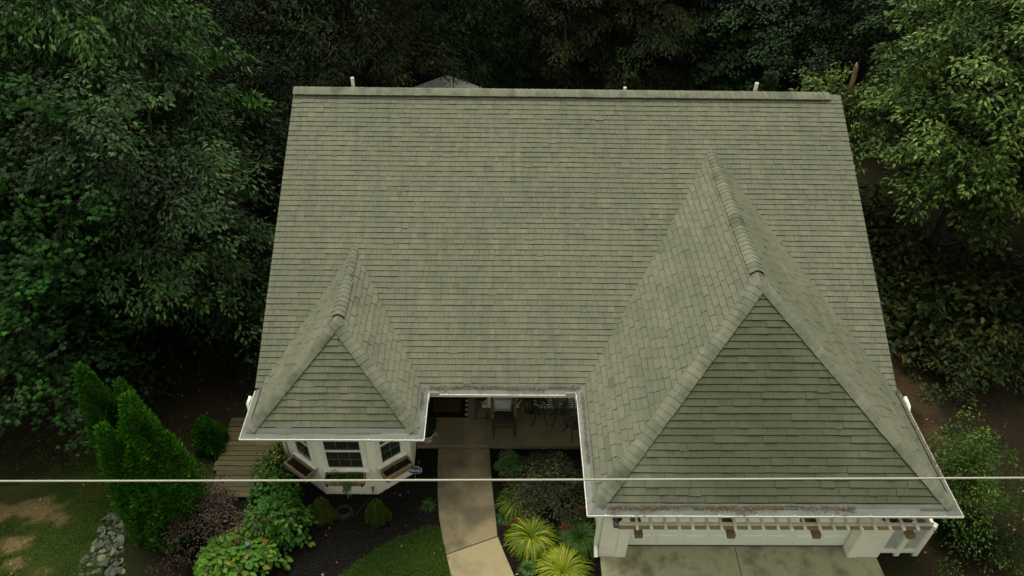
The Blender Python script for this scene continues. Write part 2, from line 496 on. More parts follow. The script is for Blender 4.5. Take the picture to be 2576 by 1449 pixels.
def grid_ground():
    b = MB()
    xs = [-220, -90, -45, -25, -14, 0, 14, 25, 45, 90, 220]; ys = [-160, -60, -20, 0, 8, 16, 26, 40, 70, 120, 260]
    V = [(x, y, 0.0) for y in ys for x in xs]; n = len(xs)
    b.add(V, [(j * n + i, j * n + i + 1, (j + 1) * n + i + 1, (j + 1) * n + i) for j in range(len(ys) - 1) for i in range(n - 1)], 0.0)
    o = b.build("ground", M_GROUND); tag(o, kind='structure')
grid_ground()

def inside(poly, X, Y):
    r = np.zeros(len(X), bool); n = len(poly)
    for i in range(n):
        (x0, y0), (x1, y1) = poly[i], poly[(i + 1) % n]
        c = ((y0 > Y) != (y1 > Y)); xx = (x1 - x0) * (Y - y0) / (y1 - y0 + 1e-12) + x0
        r ^= c & (X < xx)
    return r
def worn(name, poly, box_, step, z, mat, spots, seed):
    """ground sheet on a fine grid; the attribute "bare" is 1 where the ground is worn bare"""
    xs = np.arange(box_[0], box_[1] + step, step); ys = np.arange(box_[2], box_[3] + step, step)
    X, Y = np.meshgrid(xs, ys); X, Y = X.ravel(), Y.ravel(); nx = len(xs)
    d = fbm(X, Y, seed, 3.2, 5) * 1.7; bare = np.zeros(len(X))
    for cx_, cy_, rx_, ry_, k in spots:
        q = np.sqrt(((X - cx_) / rx_) ** 2 + ((Y - cy_) / ry_) ** 2); bare = np.maximum(bare, np.clip((1.12 - q + .33 * d) * 2.2, 0, 1) * k)
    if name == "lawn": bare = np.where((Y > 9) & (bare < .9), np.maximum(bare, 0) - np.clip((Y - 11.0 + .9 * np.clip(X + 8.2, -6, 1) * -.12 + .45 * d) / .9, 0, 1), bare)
    i, j = np.meshgrid(np.arange(nx - 1), np.arange(len(ys) - 1)); a0 = (j * nx + i).ravel()
    F = np.stack([a0, a0 + 1, a0 + nx + 1, a0 + nx], 1)
    F = F[inside(poly, X[F].mean(1), Y[F].mean(1))]
    o = link(name, np_mesh(name, np.stack([X, Y, np.full(len(X), z)], 1), F, bare, mat)); tag(o, kind='structure'); return o
SPOTS_L = ((-10.90, 9.90, .75, .42, 1), (-11.9, 9.80, .8, .36, 1), (-10.95, 9.05, .50, .24, 1), (-10.72, 8.60, .20, .14, .9), (-10.3, 9.72, .35, .18, .8), (-11.9, 10.6, 1.8, .6, .25), (-9.6, 10.7, 1.0, .5, .35), (-10.0, 8.35, .2, .12, .5))
SPOTS_R = ((11.3, 15.6, 1.2, 1.3, 1), (10.6, 13.6, 1.2, 1.3, .8), (10.2, 12.0, 1.0, 1.2, .45), (12.6, 16.0, 1.2, .9, .55), (10.0, 16.9, .8, 1.2, .6))
def blob(cx, cy, rx, ry, seed, n=40, amp=.28):
    r = random.Random(seed); ph = [r.uniform(0, 6.28) for _ in range(5)]
    P = []
    for i in range(n):
        a = 2 * math.pi * i / n
        k = 1 + amp * sum(math.sin(a * (j + 2) + ph[j]) / (j + 1.4) for j in range(5))
        P.append((cx + rx * k * math.cos(a), cy + ry * k * math.sin(a)))
    return P

LAWN_L = [(-40, -20), (-8.75, -20), (-8.5, 6.5), (-8.75, 8.0), (-8.6, 9.0), (-7.4, 9.9), (-6.95, 10.4), (-7.1, 12.3), (-7.3, 14.0), (-18, 14.0), (-40, 14)]
LAWN_C = [(-1.36, 9.50), (-1.7, 9.5), (-2.35, 9.22), (-2.75, 8.97), (-3.05, 8.74), (-3.51, 8.30), (-3.95, 7.6), (-4.1, 6.5), (-3.6, 4.5), (-1.0, 3.0), (.4, 5.0), (-.60, 7.0), (-1.08, 8.3), (-1.27, 9.0)]
LAWN_C = [(x, y) for x, y in LAWN_C]
BED_L = [(-1.50, 11.70), (-1.42, 10.4), (-1.30, 9.45), (-1.05, 8.3), (-.5, 7.0), (.4, 5.0), (-1, 2.9), (-3.8, 4.3), (-6.9, 5.5), (-6.9, 9.0), (-6.7, 10.2), (-5.7, 10.6), (-5.6, 11.7)]
BED_R = [(-.33, 11.70), (-.22, 10.42), (-.07, 9.36), (.27, 8.31), (.9, 7.0), (2.2, 6.8), (2.26, 8.7), (2.26, 11.7)]
sheet("lawn", [(-60, -50), (2.2, -50), (2.2, 7.2), (-60, 7.2)], .002, M_LAWN)
sheet("mulch_bed", BED_L, .004, M_MULCH)
sheet("mulch_bed", BED_R, .004, M_MULCH)
sheet("lawn", LAWN_C, .010, M_LAWN)
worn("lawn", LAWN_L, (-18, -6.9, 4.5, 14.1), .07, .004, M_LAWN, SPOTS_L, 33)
worn("woodland_floor", [(8.9, 9.6), (18, 9.6), (18, 24), (8.95, 24)], (8.9, 18, 9.6, 24), .12, .004, M_GROUND, SPOTS_R, 35)
# paths and slabs
b = MB()
b.prism([(-1.59, 11.70), (-1.56, 11.0), (-1.51, 10.31), (-1.44, 9.75), (-1.34, 9.26), (-1.215, 8.80), (-.072, 9.245), (-.11, 9.7), (-.19, 10.42), (-.25, 11.1), (-.29, 11.70)], -.05, .05)
o = b.build("garden_path", M_CONC_F, bevel=.012); tag(o, kind='structure')
b = MB()
b.prism([(-1.21, 8.785), (-1.08, 8.30), (-.60, 7.0), (.3, 5.4), (1.4, 6.1), (.72, 7.3), (.30, 8.31), (.10, 8.80), (-.06, 9.23)], -.05, .052)
o = b.build("garden_path", M_CONC_N, bevel=.012); tag(o, kind='structure')
b = MB(); b.prism([(-2.12, 11.72), (2.2, 11.72), (2.2, 12.95), (-.50, 12.95), (-.50, 14.0), (-2.12, 14.0)], -.05, .12)
o = b.build("porch_floor", M_CONC_P, bevel=.01); tag(o, kind='structure')
b = MB()
b.prism([(2.235, 9.05), (2.235, 4.5), (5.27, 4.5), (5.32, 9.05)], -.05, .03)
b.prism([(5.335, 9.05), (5.285, 4.5), (8.75, 4.5), (8.49, 8.4), (8.47, 8.75), (8.47, 9.05)], -.05, .03)
o = b.build("driveway", M_CONC_D, bevel=.008); tag(o, kind='structure')

# ------------------------------------------------------------------ house
house = thing("house", "white single storey house with a large grey green shingle roof and two front hips", "house", (0, 0, 0))
E_Z = 2.84                                           # roof edge height at the eaves
YR, ZR = 18.315, 6.489                               # main ridge
XL, XR = -5.446, 8.861
ME_Y = 11.20                                         # front roof edge of the main slope
SL = (ZR - 2.86) / (YR - ME_Y)
def main_z(y): return ZR - (YR - y) * SL
BX0, BX1, BY, BRX, BRZ, BAY = -5.38, -1.74, 9.957, -3.5555, 4.432, 11.692
GX0, GX1, GY, GRX, GRZ, GAY = 1.79, 8.88, 8.172, 5.290, 5.707, 11.656
BBY = YR - (ZR - BRZ) / SL
GBY = YR - (ZR - GRZ) / SL

def clip_poly(poly, reg):
    """Sutherland-Hodgman, reg convex counter-clockwise in (u,v)"""
    out = poly
    for i in range(len(reg)):
        a, c = reg[i], reg[(i + 1) % len(reg)]
        nx, ny = -(c[1] - a[1]), c[0] - a[0]
        d = [(q[0] - a[0]) * nx + (q[1] - a[1]) * ny for q in out]
        res = []
        for j in range(len(out)):
            k = (j + 1) % len(out)
            if d[j] >= 0: res.append(out[j])
            if (d[j] >= 0) != (d[k] >= 0):
                t = d[j] / (d[j] - d[k])
                res.append((out[j][0] + (out[k][0] - out[j][0]) * t, out[j][1] + (out[k][1] - out[j][1]) * t))
        out = res
        if len(out) < 3: return []
    return out

def shingles(poly3, O, U, seed, expo=.143, wmin=.10, wmax=.27, gap=.005, name="shingles", parent=None, t0=.019, dirt=.14, strip=.008):
    """overlapping courses laid over the plane polygon poly3; O = eave corner, U = unit eave direction"""
    rnd = random.Random(seed)
    O, U = Vector(O), Vector(U).normalized()
    P3 = [Vector(q) for q in poly3]
    N = Vector((0, 0, 0))
    for i in range(len(P3)): N += (P3[i] - P3[0]).cross(P3[(i + 1) % len(P3)] - P3[0])
    N.normalize()
    if N.z < 0: N = -N
    Vv = N.cross(U)
    if Vv.z < 0: Vv = -Vv
    reg = [((q - O).dot(U), (q - O).dot(Vv)) for q in P3]
    area = sum(reg[i][0] * reg[(i + 1) % len(reg)][1] - reg[(i + 1) % len(reg)][0] * reg[i][1] for i in range(len(reg)))
    if area < 0: reg = reg[::-1]
    u_lo, u_hi = min(q[0] for q in reg), max(q[0] for q in reg); v_hi = max(q[1] for q in reg)
    V, F, T, MI = [], [], [], []
    def put(pts, hs, tint, mi):
        k = len(V)
        for (u, v), h in zip(pts, hs): V.append(O + U * u + Vv * v + N * h); T.append(tint)
        F.append(tuple(range(k, k + len(pts)))); MI.append(mi)
    nr = int(v_hi / expo) + 1
    wav = [rnd.uniform(0, 6.28) for _ in range(3)]
    for r in range(nr):
        v0 = r * expo + rnd.uniform(-.004, .004)
        if r == 0: v0 = 0.0
        u = u_lo - rnd.uniform(0, wmax)
        rowt = rnd.uniform(-.05, .05)
        while u < u_hi:
            w = rnd.uniform(wmin, wmax); u1 = u + w - gap
            L = expo + .045
            t = t0 * rnd.choice((.7, 1.0, 1.0, 1.3))
            vj = v0 + rnd.uniform(-.003, .003) + .004 * math.sin(u * 1.1 + wav[0]) + (-.02 if rnd.random() < .01 else 0)
            tint = min(1, max(0, rnd.gauss(.48, .115) + rowt))
            quad = [(u, vj), (u1, vj), (u1, vj + L), (u, vj + L)]
            c = clip_poly(quad, reg)
            if c:
                hs = [max(.0015, t * (1 - (q[1] - vj) / L)) + .002 for q in c]
                put(c, hs, tint, 0)
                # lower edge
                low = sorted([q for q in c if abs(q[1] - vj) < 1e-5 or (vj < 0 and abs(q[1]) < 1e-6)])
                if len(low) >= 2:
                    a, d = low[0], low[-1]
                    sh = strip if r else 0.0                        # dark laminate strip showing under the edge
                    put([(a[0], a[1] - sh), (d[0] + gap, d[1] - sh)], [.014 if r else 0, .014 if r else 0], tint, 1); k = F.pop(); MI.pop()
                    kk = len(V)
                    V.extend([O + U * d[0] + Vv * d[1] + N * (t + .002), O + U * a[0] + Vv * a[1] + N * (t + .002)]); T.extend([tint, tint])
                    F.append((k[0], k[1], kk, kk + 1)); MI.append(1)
            u += w
    me = bpy.data.meshes.new(name); me.from_pydata([tuple(q) for q in V], [], F)
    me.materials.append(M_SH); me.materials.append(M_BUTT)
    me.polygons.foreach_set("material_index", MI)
    a = me.attributes.new("tint", 'FLOAT', 'POINT'); a.data.foreach_set("value", np.array(T, dtype=np.float32))
    P = np.array([tuple(q) for q in V]); uu = (P - np.array(O)) @ np.array(U); vv = (P - np.array(O)) @ np.array(Vv)
    dr = np.clip(dirt * (.95 + .70 * fbm(uu * 1.0, vv * .35, seed, .9)) + .16 * dirt * fbm(uu, vv, seed + 5, 6.0), 0, .9)
    a = me.attributes.new("dirt", 'FLOAT', 'POINT'); a.data.foreach_set("value", dr.astype(np.float32))
    me.update()
    return link(name, me, parent)

def caps(A, B, dL, dR, w, expo, lift, seed, mb_s, thick=.012, droop=.012):
    """overlapping bent cap shingles from A (exposed lower end) to B, collected in mb_s"""
    rnd = random.Random(seed)
    A, B, dL, dR = Vector(A), Vector(B), Vector(dL).normalized(), Vector(dR).normalized()
    L = (B - A).length; d = (B - A) / L
    nL = d.cross(dL); nR = d.cross(dR)
    nL = nL if nL.z > 0 else -nL; nR = nR if nR.z > 0 else -nR
    nT = (nL + nR).normalized()
    prof = [(-1, 1.0), (-1, .6), (-1, .25), (0, 0), (1, .25), (1, .6), (1, 1.0)]
    s = 0.0
    while s < L - .02:
        e = min(L + .0, s + expo * 1.35)
        wj = w * rnd.uniform(.97, 1.03); sk = rnd.uniform(-.004, .004)
        rows = []
        for (ss, h) in ((s, thick + rnd.uniform(0, .004)), (e, .002)):
            row = []
            for sg, q in prof:
                base = A + d * (ss + sk * sg)
                dv, nn = (dL, nL) if sg < 0 else (dR, nR)
                if q == 0: pt = base + nT * (lift + h - droop)
                else: pt = base + dv * (wj * q) + nn * (lift + h) - nn * (droop * .35 * (1 if q < .3 else 0))
                row.append(pt)
            rows.append(row)
        tint = min(1, max(0, rnd.gauss(.5, .22)))
        n = len(prof)
        low = []
        for (sg, q), pt in zip(prof, rows[0]):
            nn = nT if q == 0 else (nL if sg < 0 else nR)
            low.append(pt - nn * (thick + .002))
        Vs = rows[0] + rows[1] + low
        Fs = [(i, i + 1, n + i + 1, n + i) for i in range(n - 1)]
        mb_s[0].add(Vs, Fs, tint)
        mb_s[1].add(rows[0] + low, [(i, n + i, n + i + 1, i + 1) for i in range(n - 1)], tint)
        # side edges
        for i in (0, n - 1):
            nn = nL if i == 0 else nR
            mb_s[1].add([rows[0][i], rows[1][i], rows[1][i] - nn * (lift * .8 if lift < .05 else .006), rows[0][i] - nn * (thick + (lift * .8 if lift < .05 else .002))], [(0, 1, 2, 3)], tint)
        s += expo * rnd.uniform(.96, 1.04)

def build_caps(name, mb_s, parent):
    k = len(mb_s[0].v); m_ = MB(); m_.v = mb_s[0].v + mb_s[1].v; m_.t = mb_s[0].t + mb_s[1].t
    m_.f = mb_s[0].f + [tuple(i + k for i in f) for f in mb_s[1].f]
    o = m_.build(name, [M_CAP, M_BUTT], parent)
    o.data.polygons.foreach_set("material_index", [0] * len(mb_s[0].f) + [1] * len(mb_s[1].f))
    return o

# ---- main roof
YB_, ZB_ = 25.30, 2.98
b = MB()
b.slab([(XL, ME_Y, 2.86), (XR, ME_Y, 2.86), (XR, YR, ZR), (XL, YR, ZR)], .14)
b.slab([(XL, YR, ZR), (XR, YR, ZR), (XR, YB_, ZB_), (XL, YB_, ZB_)], .14)
main_roof = b.build("main_roof", M_BUTT, house)
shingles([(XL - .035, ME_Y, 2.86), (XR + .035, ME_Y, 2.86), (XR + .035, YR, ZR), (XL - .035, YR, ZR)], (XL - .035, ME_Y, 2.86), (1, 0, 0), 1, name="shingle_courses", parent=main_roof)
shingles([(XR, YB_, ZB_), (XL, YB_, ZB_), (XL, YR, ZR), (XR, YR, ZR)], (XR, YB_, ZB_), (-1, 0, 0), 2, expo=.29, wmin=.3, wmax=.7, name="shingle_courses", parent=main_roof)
fwd = Vector((0, -1, -SL)).normalized(); bck = Vector((0, YB_ - YR, ZB_ - ZR)).normalized()
s2 = (MB(), MB())
caps((XL - .04, YR, ZR), (XR - .26, YR, ZR), fwd, bck, .195, .145, .075, 3, s2)
caps((XR - .30, YR, ZR), (XR + .03, YR, ZR), fwd, bck, .17, .145, .010, 4, s2)
build_caps("ridge_cap", s2, main_roof)
def vent_strip(A, B, dL, dR, w, h, parent):
    A, B, dL, dR = Vector(A), Vector(B), Vector(dL).normalized(), Vector(dR).normalized()
    d = (B - A).normalized(); nL = d.cross(dL); nL = nL if nL.z > 0 else -nL; nR = d.cross(dR); nR = nR if nR.z > 0 else -nR
    mb = MB(); rows = []
    for E_ in (A, B):
        rows.append([E_ + dL * w, E_ + dL * w + nL * h, E_ + (nL + nR).normalized() * (h - .01), E_ + dR * w + nR * h, E_ + dR * w])
    mb.add(rows[0] + rows[1], [(i, i + 1, 6 + i, 5 + i) for i in range(4)] + [(0, 1, 2, 3, 4), (9, 8, 7, 6, 5)])
    return mb.build("ridge_vent", M_VENT, parent)
vent_strip((XL + .02, YR, ZR), (XR - .30, YR, ZR), fwd, bck, .16, .070, main_roof)

# ---- cross hips
def cross_hip(name, x0, x1, yf, rx, rz, ay, by, seed, vent_from, vent_to, capw, dirts):
    vy = ME_Y + (E_Z - 2.86) / SL
    C0, C1 = Vector((x0, yf, E_Z)), Vector((x1, yf, E_Z)); AP = Vector((rx, ay, rz)); BK = Vector((rx, by, rz))
    VL, VR = Vector((x0, vy, E_Z)), Vector((x1, vy, E_Z))
    mb = MB(); mb.slab([C0, AP, BK, VL][::-1], .10); mb.slab([C1, VR, BK, AP][::-1], .10); mb.slab([C0, C1, AP], .10)
    roof = mb.build(name, M_BUTT, house)
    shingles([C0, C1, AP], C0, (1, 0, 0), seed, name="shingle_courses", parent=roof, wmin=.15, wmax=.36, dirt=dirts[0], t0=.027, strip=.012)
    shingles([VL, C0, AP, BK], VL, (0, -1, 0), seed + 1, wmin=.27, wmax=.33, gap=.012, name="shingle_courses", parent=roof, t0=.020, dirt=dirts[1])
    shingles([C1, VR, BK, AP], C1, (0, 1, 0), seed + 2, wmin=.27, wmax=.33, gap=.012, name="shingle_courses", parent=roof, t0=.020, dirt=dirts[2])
    dFl = Vector((0, yf - ay, E_Z - rz)).normalized()                     # down the front face
    dLl = Vector((x0 - rx, 0, E_Z - rz)).normalized(); dRl = Vector((x1 - rx, 0, E_Z - rz)).normalized()
    def perp(v, ax):
        q = v - ax * v.dot(ax); return q.normalized()
    s_ = (MB(), MB())
    axL = (AP - C0).normalized(); axR = (AP - C1).normalized()
    caps(C0 + axL * .13, AP, perp(dLl, axL), perp(dFl, axL), capw, .150, .040, seed + 3, s_)
    caps(C1 + axR * .13, AP, perp(dFl, axR), perp(dRl, axR), capw, .150, .040, seed + 4, s_)
    build_caps("hip_cap", s_, roof)
    s_ = (MB(), MB())
    dd = (BK - AP)
    caps(AP - Vector((0, .06, .02)), AP + Vector((0, vent_from + .05, 0)), dLl, dRl, capw * .92, .14, .018, seed + 5, s_)
    caps(AP + Vector((0, vent_from, 0)), AP + Vector((0, vent_to, 0)), dLl, dRl, capw, .145, .052, seed + 6, s_)
    caps(AP + Vector((0, vent_to, 0)), BK + Vector((0, .12, .05)), dLl, dRl, capw * .9, .145, .014, seed + 7, s_)
    build_caps("ridge_cap", s_, roof)
    vent_strip(AP + Vector((0, vent_from + .01, 0)), AP + Vector((0, vent_to, 0)), dLl, dRl, capw - .025, .048, roof)
    return roof
bay_roof = cross_hip("bay_roof", BX0, BX1, BY, BRX, BRZ, BAY, BBY, 20, .22, 1.45, .135, (.30, .07, .10))
garage_roof = cross_hip("garage_roof", GX0, GX1, GY, GRX, GRZ, GAY, GBY, 40, .30, 4.1, .155, (.72, .09, .20))

# vent pipes through the rear slope
for x, y, h, r in ((-3.99, 18.62, .36, .045), (6.72, 18.62, .33, .05), (3.21, 18.50, .17, .04)):
    z = ZR - (y - YR) * .492
    b = MB(); b.lathe([(r, -.1), (r, h), (r * .72, h), (r * .72, h - .06)], (x, y, z), 14)
    p = b.build("vent_pipe", M_TRIM, main_roof, smooth=False)
    b = MB(); b.lathe([(r * 2.2, -.05), (r * 2.1, .035), (r * 1.25, .05), (r * 1.05, .11 if h > .2 else .05)], (x, y, z), 14)
    b.build("pipe_boot", M_VENT, main_roof)

# ---- gutters: one run from the left rake round the bay, the porch and the garage
LIP = [(-5.503, 11.18), (-5.503, 9.834), (-1.617, 9.834), (-1.617, 11.083), (1.666, 11.083), (1.666, 8.049), (9.005, 8.049), (9.005, 11.18)]
def offset_path(path, d):
    P = [Vector(q) for q in path]; out = []
    for i in range(len(P)):
        def nrm(a, c):
            t = (c - a).normalized(); return Vector((-t.y, t.x))       # left of travel = towards the roof
        if i == 0: n0 = nrm(P[0], P[1]); out.append(P[0] + n0 * d)
        elif i == len(P) - 1: n0 = nrm(P[-2], P[-1]); out.append(P[-1] + n0 * d)
        else:
            a, c = nrm(P[i - 1], P[i]), nrm(P[i], P[i + 1]); out.append(P[i] + (a + c) * d)
    return out
gprof = [(.128, 2.80), (.128, 2.66), (.085, 2.66), (.070, 2.675), (.055, 2.715), (.022, 2.745), (.0, 2.757), (.0, 2.802), (.016, 2.804), (.018, 2.775), (.045, 2.76), (.118, 2.70), (.118, 2.80)]
b = MB()
cols = [offset_path(LIP, d) for d, z in gprof]
npf = len(gprof)
V = []
for i in range(len(LIP)):
    for k in range(npf): V.append((cols[k][i].x, cols[k][i].y, gprof[k][1]))
F = []
for i in range(len(LIP) - 1):
    for k in range(npf):
        k2 = (k + 1) % npf
        F.append((i * npf + k, (i + 1) * npf + k, (i + 1) * npf + k2, i * npf + k2))
F.append(tuple(range(npf))); F.append(tuple((len(LIP) - 1) * npf + k for k in range(npf))[::-1])
b.add(V, F)
def along(path, step, off):
    P = [Vector(q) for q in path]
    for i in range(len(P) - 1):
        d = P[i + 1] - P[i]; L = d.length; d = d / L; n = max(1, int(L / step)); nn = Vector((-d.y, d.x))
        for j in range(n):
            yield P[i] + d * (L * (j + .5 + off) / n), d, nn
for q, d, nn in along(LIP, .72, .0):                       # hanger clips on the lip
    b.obox((q.x + nn.x * .032, q.y + nn.y * .032, 2.806), (d.x, d.y, 0), (nn.x, nn.y, 0), (0, 0, 1), .009, .032, .006)
for (q, sx) in (((-1.60, 11.075), 1), ((1.65, 11.075), -1)):   # splash guards at the valleys
    b.obox((q[0] + sx * .115, q[1] + .006, 2.845), (1, 0, 0), (0, 1, 0), (0, 0, 1), .11, .004, .055)
    b.obox((q[0] + sx * .002, q[1] - .10, 2.845), (1, 0, 0), (0, 1, 0), (0, 0, 1), .004, .11, .055)
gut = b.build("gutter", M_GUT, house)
b = MB()
rises = [.79, .83, .79, .51, .79, .81, .79]
outs, mids, ins = offset_path(LIP, .017), offset_path(LIP, .126), offset_path(LIP, .185)
for i in range(len(LIP) - 1):                              # guard panels, tucked over the first course
    zb = 2.852 + (.185 - .123) * rises[i] + .046
    P = [(outs[i], 2.799), (outs[i + 1], 2.799), (mids[i + 1], 2.876), (mids[i], 2.876), (ins[i + 1], zb), (ins[i], zb)]
    b.add([(q.x, q.y, z) for q, z in P] + [(ins[i + 1].x, ins[i + 1].y, zb - .02), (ins[i].x, ins[i].y, zb - .02)], [(0, 1, 2, 3), (3, 2, 4, 5), (5, 4, 6, 7)])
for q, d, nn in along(LIP, 1.3, .31):                      # overlapping joints
    b.obox((q.x + nn.x * .072, q.y + nn.y * .072, 2.842), (d.x, d.y, 0), Vector((nn.x, nn.y, .7)).normalized(), (0, 0, 1), .006, .06, .004)
b.build("gutter_guard", M_GUARD, gut)
b = MB()
fas = offset_path(LIP, .131); fas2 = offset_path(LIP, .155)
for i in range(len(LIP) - 1):
    b.add([(fas[i].x, fas[i].y, 2.58), (fas[i + 1].x, fas[i + 1].y, 2.58), (fas[i + 1].x, fas[i + 1].y, 2.81), (fas[i].x, fas[i].y, 2.81),
           (fas2[i].x, fas2[i].y, 2.58), (fas2[i + 1].x, fas2[i + 1].y, 2.58), (fas2[i + 1].x, fas2[i + 1].y, 2.81), (fas2[i].x, fas2[i].y, 2.81)],
          [(0, 1, 2, 3), (5, 4, 7, 6), (3, 2, 6, 7), (1, 0, 4, 5)])
b.build("fascia", M_TRIM, house)
b = MB(); b.box(XL, XR, YB_ + .002, YB_ + .12, 2.86, 3.02); b.box(XL, XR, YB_ + .12, YB_ + .135, 2.86, 3.035)
b.build("rear_gutter", M_GUT, house)
for x in (XL - .022, XR + .003):
    b = MB()
    for (y0, z0, y1, z1) in ((ME_Y, 2.86, YR, ZR), (YR, ZR, YB_, ZB_)):
        b.add([(x, y0, z0 - .17), (x, y1, z1 - .17), (x, y1, z1 - .004), (x, y0, z0 - .004), (x + .019, y0, z0 - .17), (x + .019, y1, z1 - .17), (x + .019, y1, z1 - .004), (x + .019, y0, z0 - .004)],
              [(0, 1, 2, 3), (5, 4, 7, 6), (3, 2, 6, 7), (1, 0, 4, 5)])
    b.build("rake_board", M_TRIM, house)
# downspout elbows at the ends of the runs
b = MB(); b.tube([(-5.55, 11.02, 2.80), (-5.60, 10.9, 2.70), (-5.57, 10.78, 2.55), (-5.2, 10.8, 2.2), (-5.12, 11.0, 2.0), (-5.12, 11.0, .1)], .04, 8); b.build("downspout", M_TRIM, house, smooth=True)
b = MB(); b.tube([(9.06, 11.1, 2.80), (9.10, 10.9, 2.72), (9.08, 10.72, 2.55), (8.75, 10.7, 2.2), (8.58, 10.7, 2.0), (8.58, 10.7, .1)], .04, 8); b.build("downspout", M_TRIM, house, smooth=True)
b = MB(); b.box(2.085, 2.165, 8.86, 8.94, .30, 2.62); b.obox((2.125, 8.80, .22), (1, 0, 0), Vector((0, -.8, -.6)), Vector((0, .6, -.8)), .04, .14, .035); b.build("downspout", M_TRIM, house)

# ---- walls
WT = 2.66
b = MB()
b.box(-5.05, -2.15, 11.0, 24.9, -.05, WT)
b.box(-.50, 8.5, 12.95, 24.9, -.05, WT)
b.box(-2.15, -.50, 14.0, 24.9, -.05, WT)
b.prism([(-5.05, 11.0), (-4.95, 10.955), (-4.17, 10.37), (-2.93, 10.37), (-2.15, 10.955), (-2.15, 11.0)], -.05, WT)
b.box(2.2, 8.5, 9.30, 12.95, -.05, WT)
b.box(2.2, 2.66, 8.80, 9.30, -.05, WT); b.box(7.95, 8.5, 8.80, 9.30, -.05, WT); b.box(2.66, 7.95, 8.80, 9.30, 2.16, WT)
for x0, x1 in ((-5.05, -4.9), (8.35, 8.5)):              # gable ends
    b.add([(x0, 11.9, WT), (x0, 24.9, WT), (x0, YR, ZR - .2), (x1, 11.9, WT), (x1, 24.9, WT), (x1, YR, ZR - .2)], [(0, 1, 2)[::-1], (3, 4, 5), (0, 2, 5, 3), (1, 4, 5, 2)])
b.build("wall", M_WALL, house)
b = MB()                                                   # corner and casing boards proud of the garage front
b.box(2.19, 2.56, 8.765, 8.80, .0, WT); b.box(2.562, 2.80, 8.745, 8.80, .0, 2.16)
b.box(8.02, 8.51, 8.765, 8.80, .0, WT); b.box(7.80, 8.018, 8.745, 8.80, .0, 2.16)
b.box(7.80, 7.95, 8.80, 9.02, .0, 2.158); b.box(2.66, 2.80, 8.80, 9.02, .0, 2.158)
b.box(2.80, 7.80, 8.755, 8.80, 2.10, 2.30)
b.build("door_casing", M_TRIM, house, bevel=.004)
# garage door: four rows of raised panels
b = MB(); D0, D1, DY = 2.80, 7.80, 9.03
b.box(D0, D1, DY, DY + .05, .06, 2.16)
nP = 8; pw = (D1 - D0) / nP
for r in range(4):
    z0 = .06 + r * .525
    for k in range(nP):
        x0 = D0 + k * pw
        a0, a1, c0, c1 = x0 + .07, x0 + pw - .07, z0 + .09, z0 + .435
        f0, f1, g0, g1 = a0 + .035, a1 - .035, c0 + .035, c1 - .035
        b.add([(a0, DY - .001, c0), (a1, DY - .001, c0), (a1, DY - .001, c1), (a0, DY - .001, c1), (f0, DY - .022, g0), (f1, DY - .022, g0), (f1, DY - .022, g1), (f0, DY - .022, g1)],
              [(0, 1, 5, 4), (1, 2, 6, 5), (2, 3, 7, 6), (3, 0, 4, 7), (4, 5, 6, 7)])
    if r: b.box(D0, D1, DY - .006, DY - .001, z0 - .012, z0 + .012)
gd = b.build("garage_door", M_DOOR, house)
b = MB(); b.box(D0, D1, DY - .01, DY + .045, .03, .06); b.build("door_seal", M_SEAL, gd)

# ---- windows of the bay
def window(cx, cy, dirx, w, z0, z1):
    """double-hung window on a wall through (cx, cy), dirx = unit vector along the wall seen from outside left to right"""
    dx = Vector((dirx[0], dirx[1], 0)).normalized(); n = Vector((dx.y, -dx.x, 0)); up = Vector((0, 0, 1)); c = Vector((cx, cy, 0))
    def bx(mb, u0, u1, d0, d1, a0, a1):
        mb.obox(c + dx * ((u0 + u1) / 2) + n * ((d0 + d1) / 2) + up * ((a0 + a1) / 2), dx, n, up, abs(u1 - u0) / 2, abs(d1 - d0) / 2, abs(a1 - a0) / 2)
    h = w / 2; cs = .075
    fr = MB()
    bx(fr, -h - cs, -h, 0, .055, z0 - .02, z1 + cs); bx(fr, h, h + cs, 0, .055, z0 - .02, z1 + cs)
    bx(fr, -h, h, 0, .055, z1, z1 + cs); bx(fr, -h - cs - .02, h + cs + .02, 0, .085, z0 - .065, z0 - .02)
    win = fr.build("window", M_TRIM, house, bevel=.004)
    gl = MB(); bx(gl, -h, h, .001, .008, z0 - .02, z1); gl.build("pane", M_GLASS, win)
    sa = MB(); zm = (z0 + z1) / 2
    bx(sa, -h, -h + .035, .009, .030, z0 - .02, z1); bx(sa, h - .035, h, .009, .030, z0 - .02, z1)
    bx(sa, -h + .035, h - .035, .009, .034, z0 - .02, z0 + .045); bx(sa, -h + .035, h - .035, .009, .036, zm - .022, zm + .022); bx(sa, -h + .035, h - .035, .009, .030, z1 - .04, z1)
    sa.build("sash", M_TRIM, win)
    mu = MB()
    cols_ = 3 if w > .7 else 2
    for zz0, zz1 in ((z0 + .045, zm - .022), (zm + .022, z1 - .04)):
        for k in range(1, cols_):
            u = -h + .035 + (w - .07) * k / cols_; bx(mu, u - .008, u + .008, .008, .016, zz0, zz1)
        q = (zz0 + zz1) / 2; bx(mu, -h + .035, h - .035, .0085, .0165, q - .008, q + .008)
    mu.build("muntin", flat("dull_muntin_paint", (.085, .095, .078), .5), win)
    return win
window(-3.555, 10.37, (1, 0), .86, 1.06, 2.40)
fl = Vector((-4.17 + 4.95, 10.37 - 10.955)); window(-4.545, 10.645, fl, .56, 1.06, 2.40)
fr_ = Vector((2.93 - 2.15, 10.955 - 10.37)); fr_ = Vector((.78, .585)); window(-2.555, 10.651, fr_, .56, 1.06, 2.40)
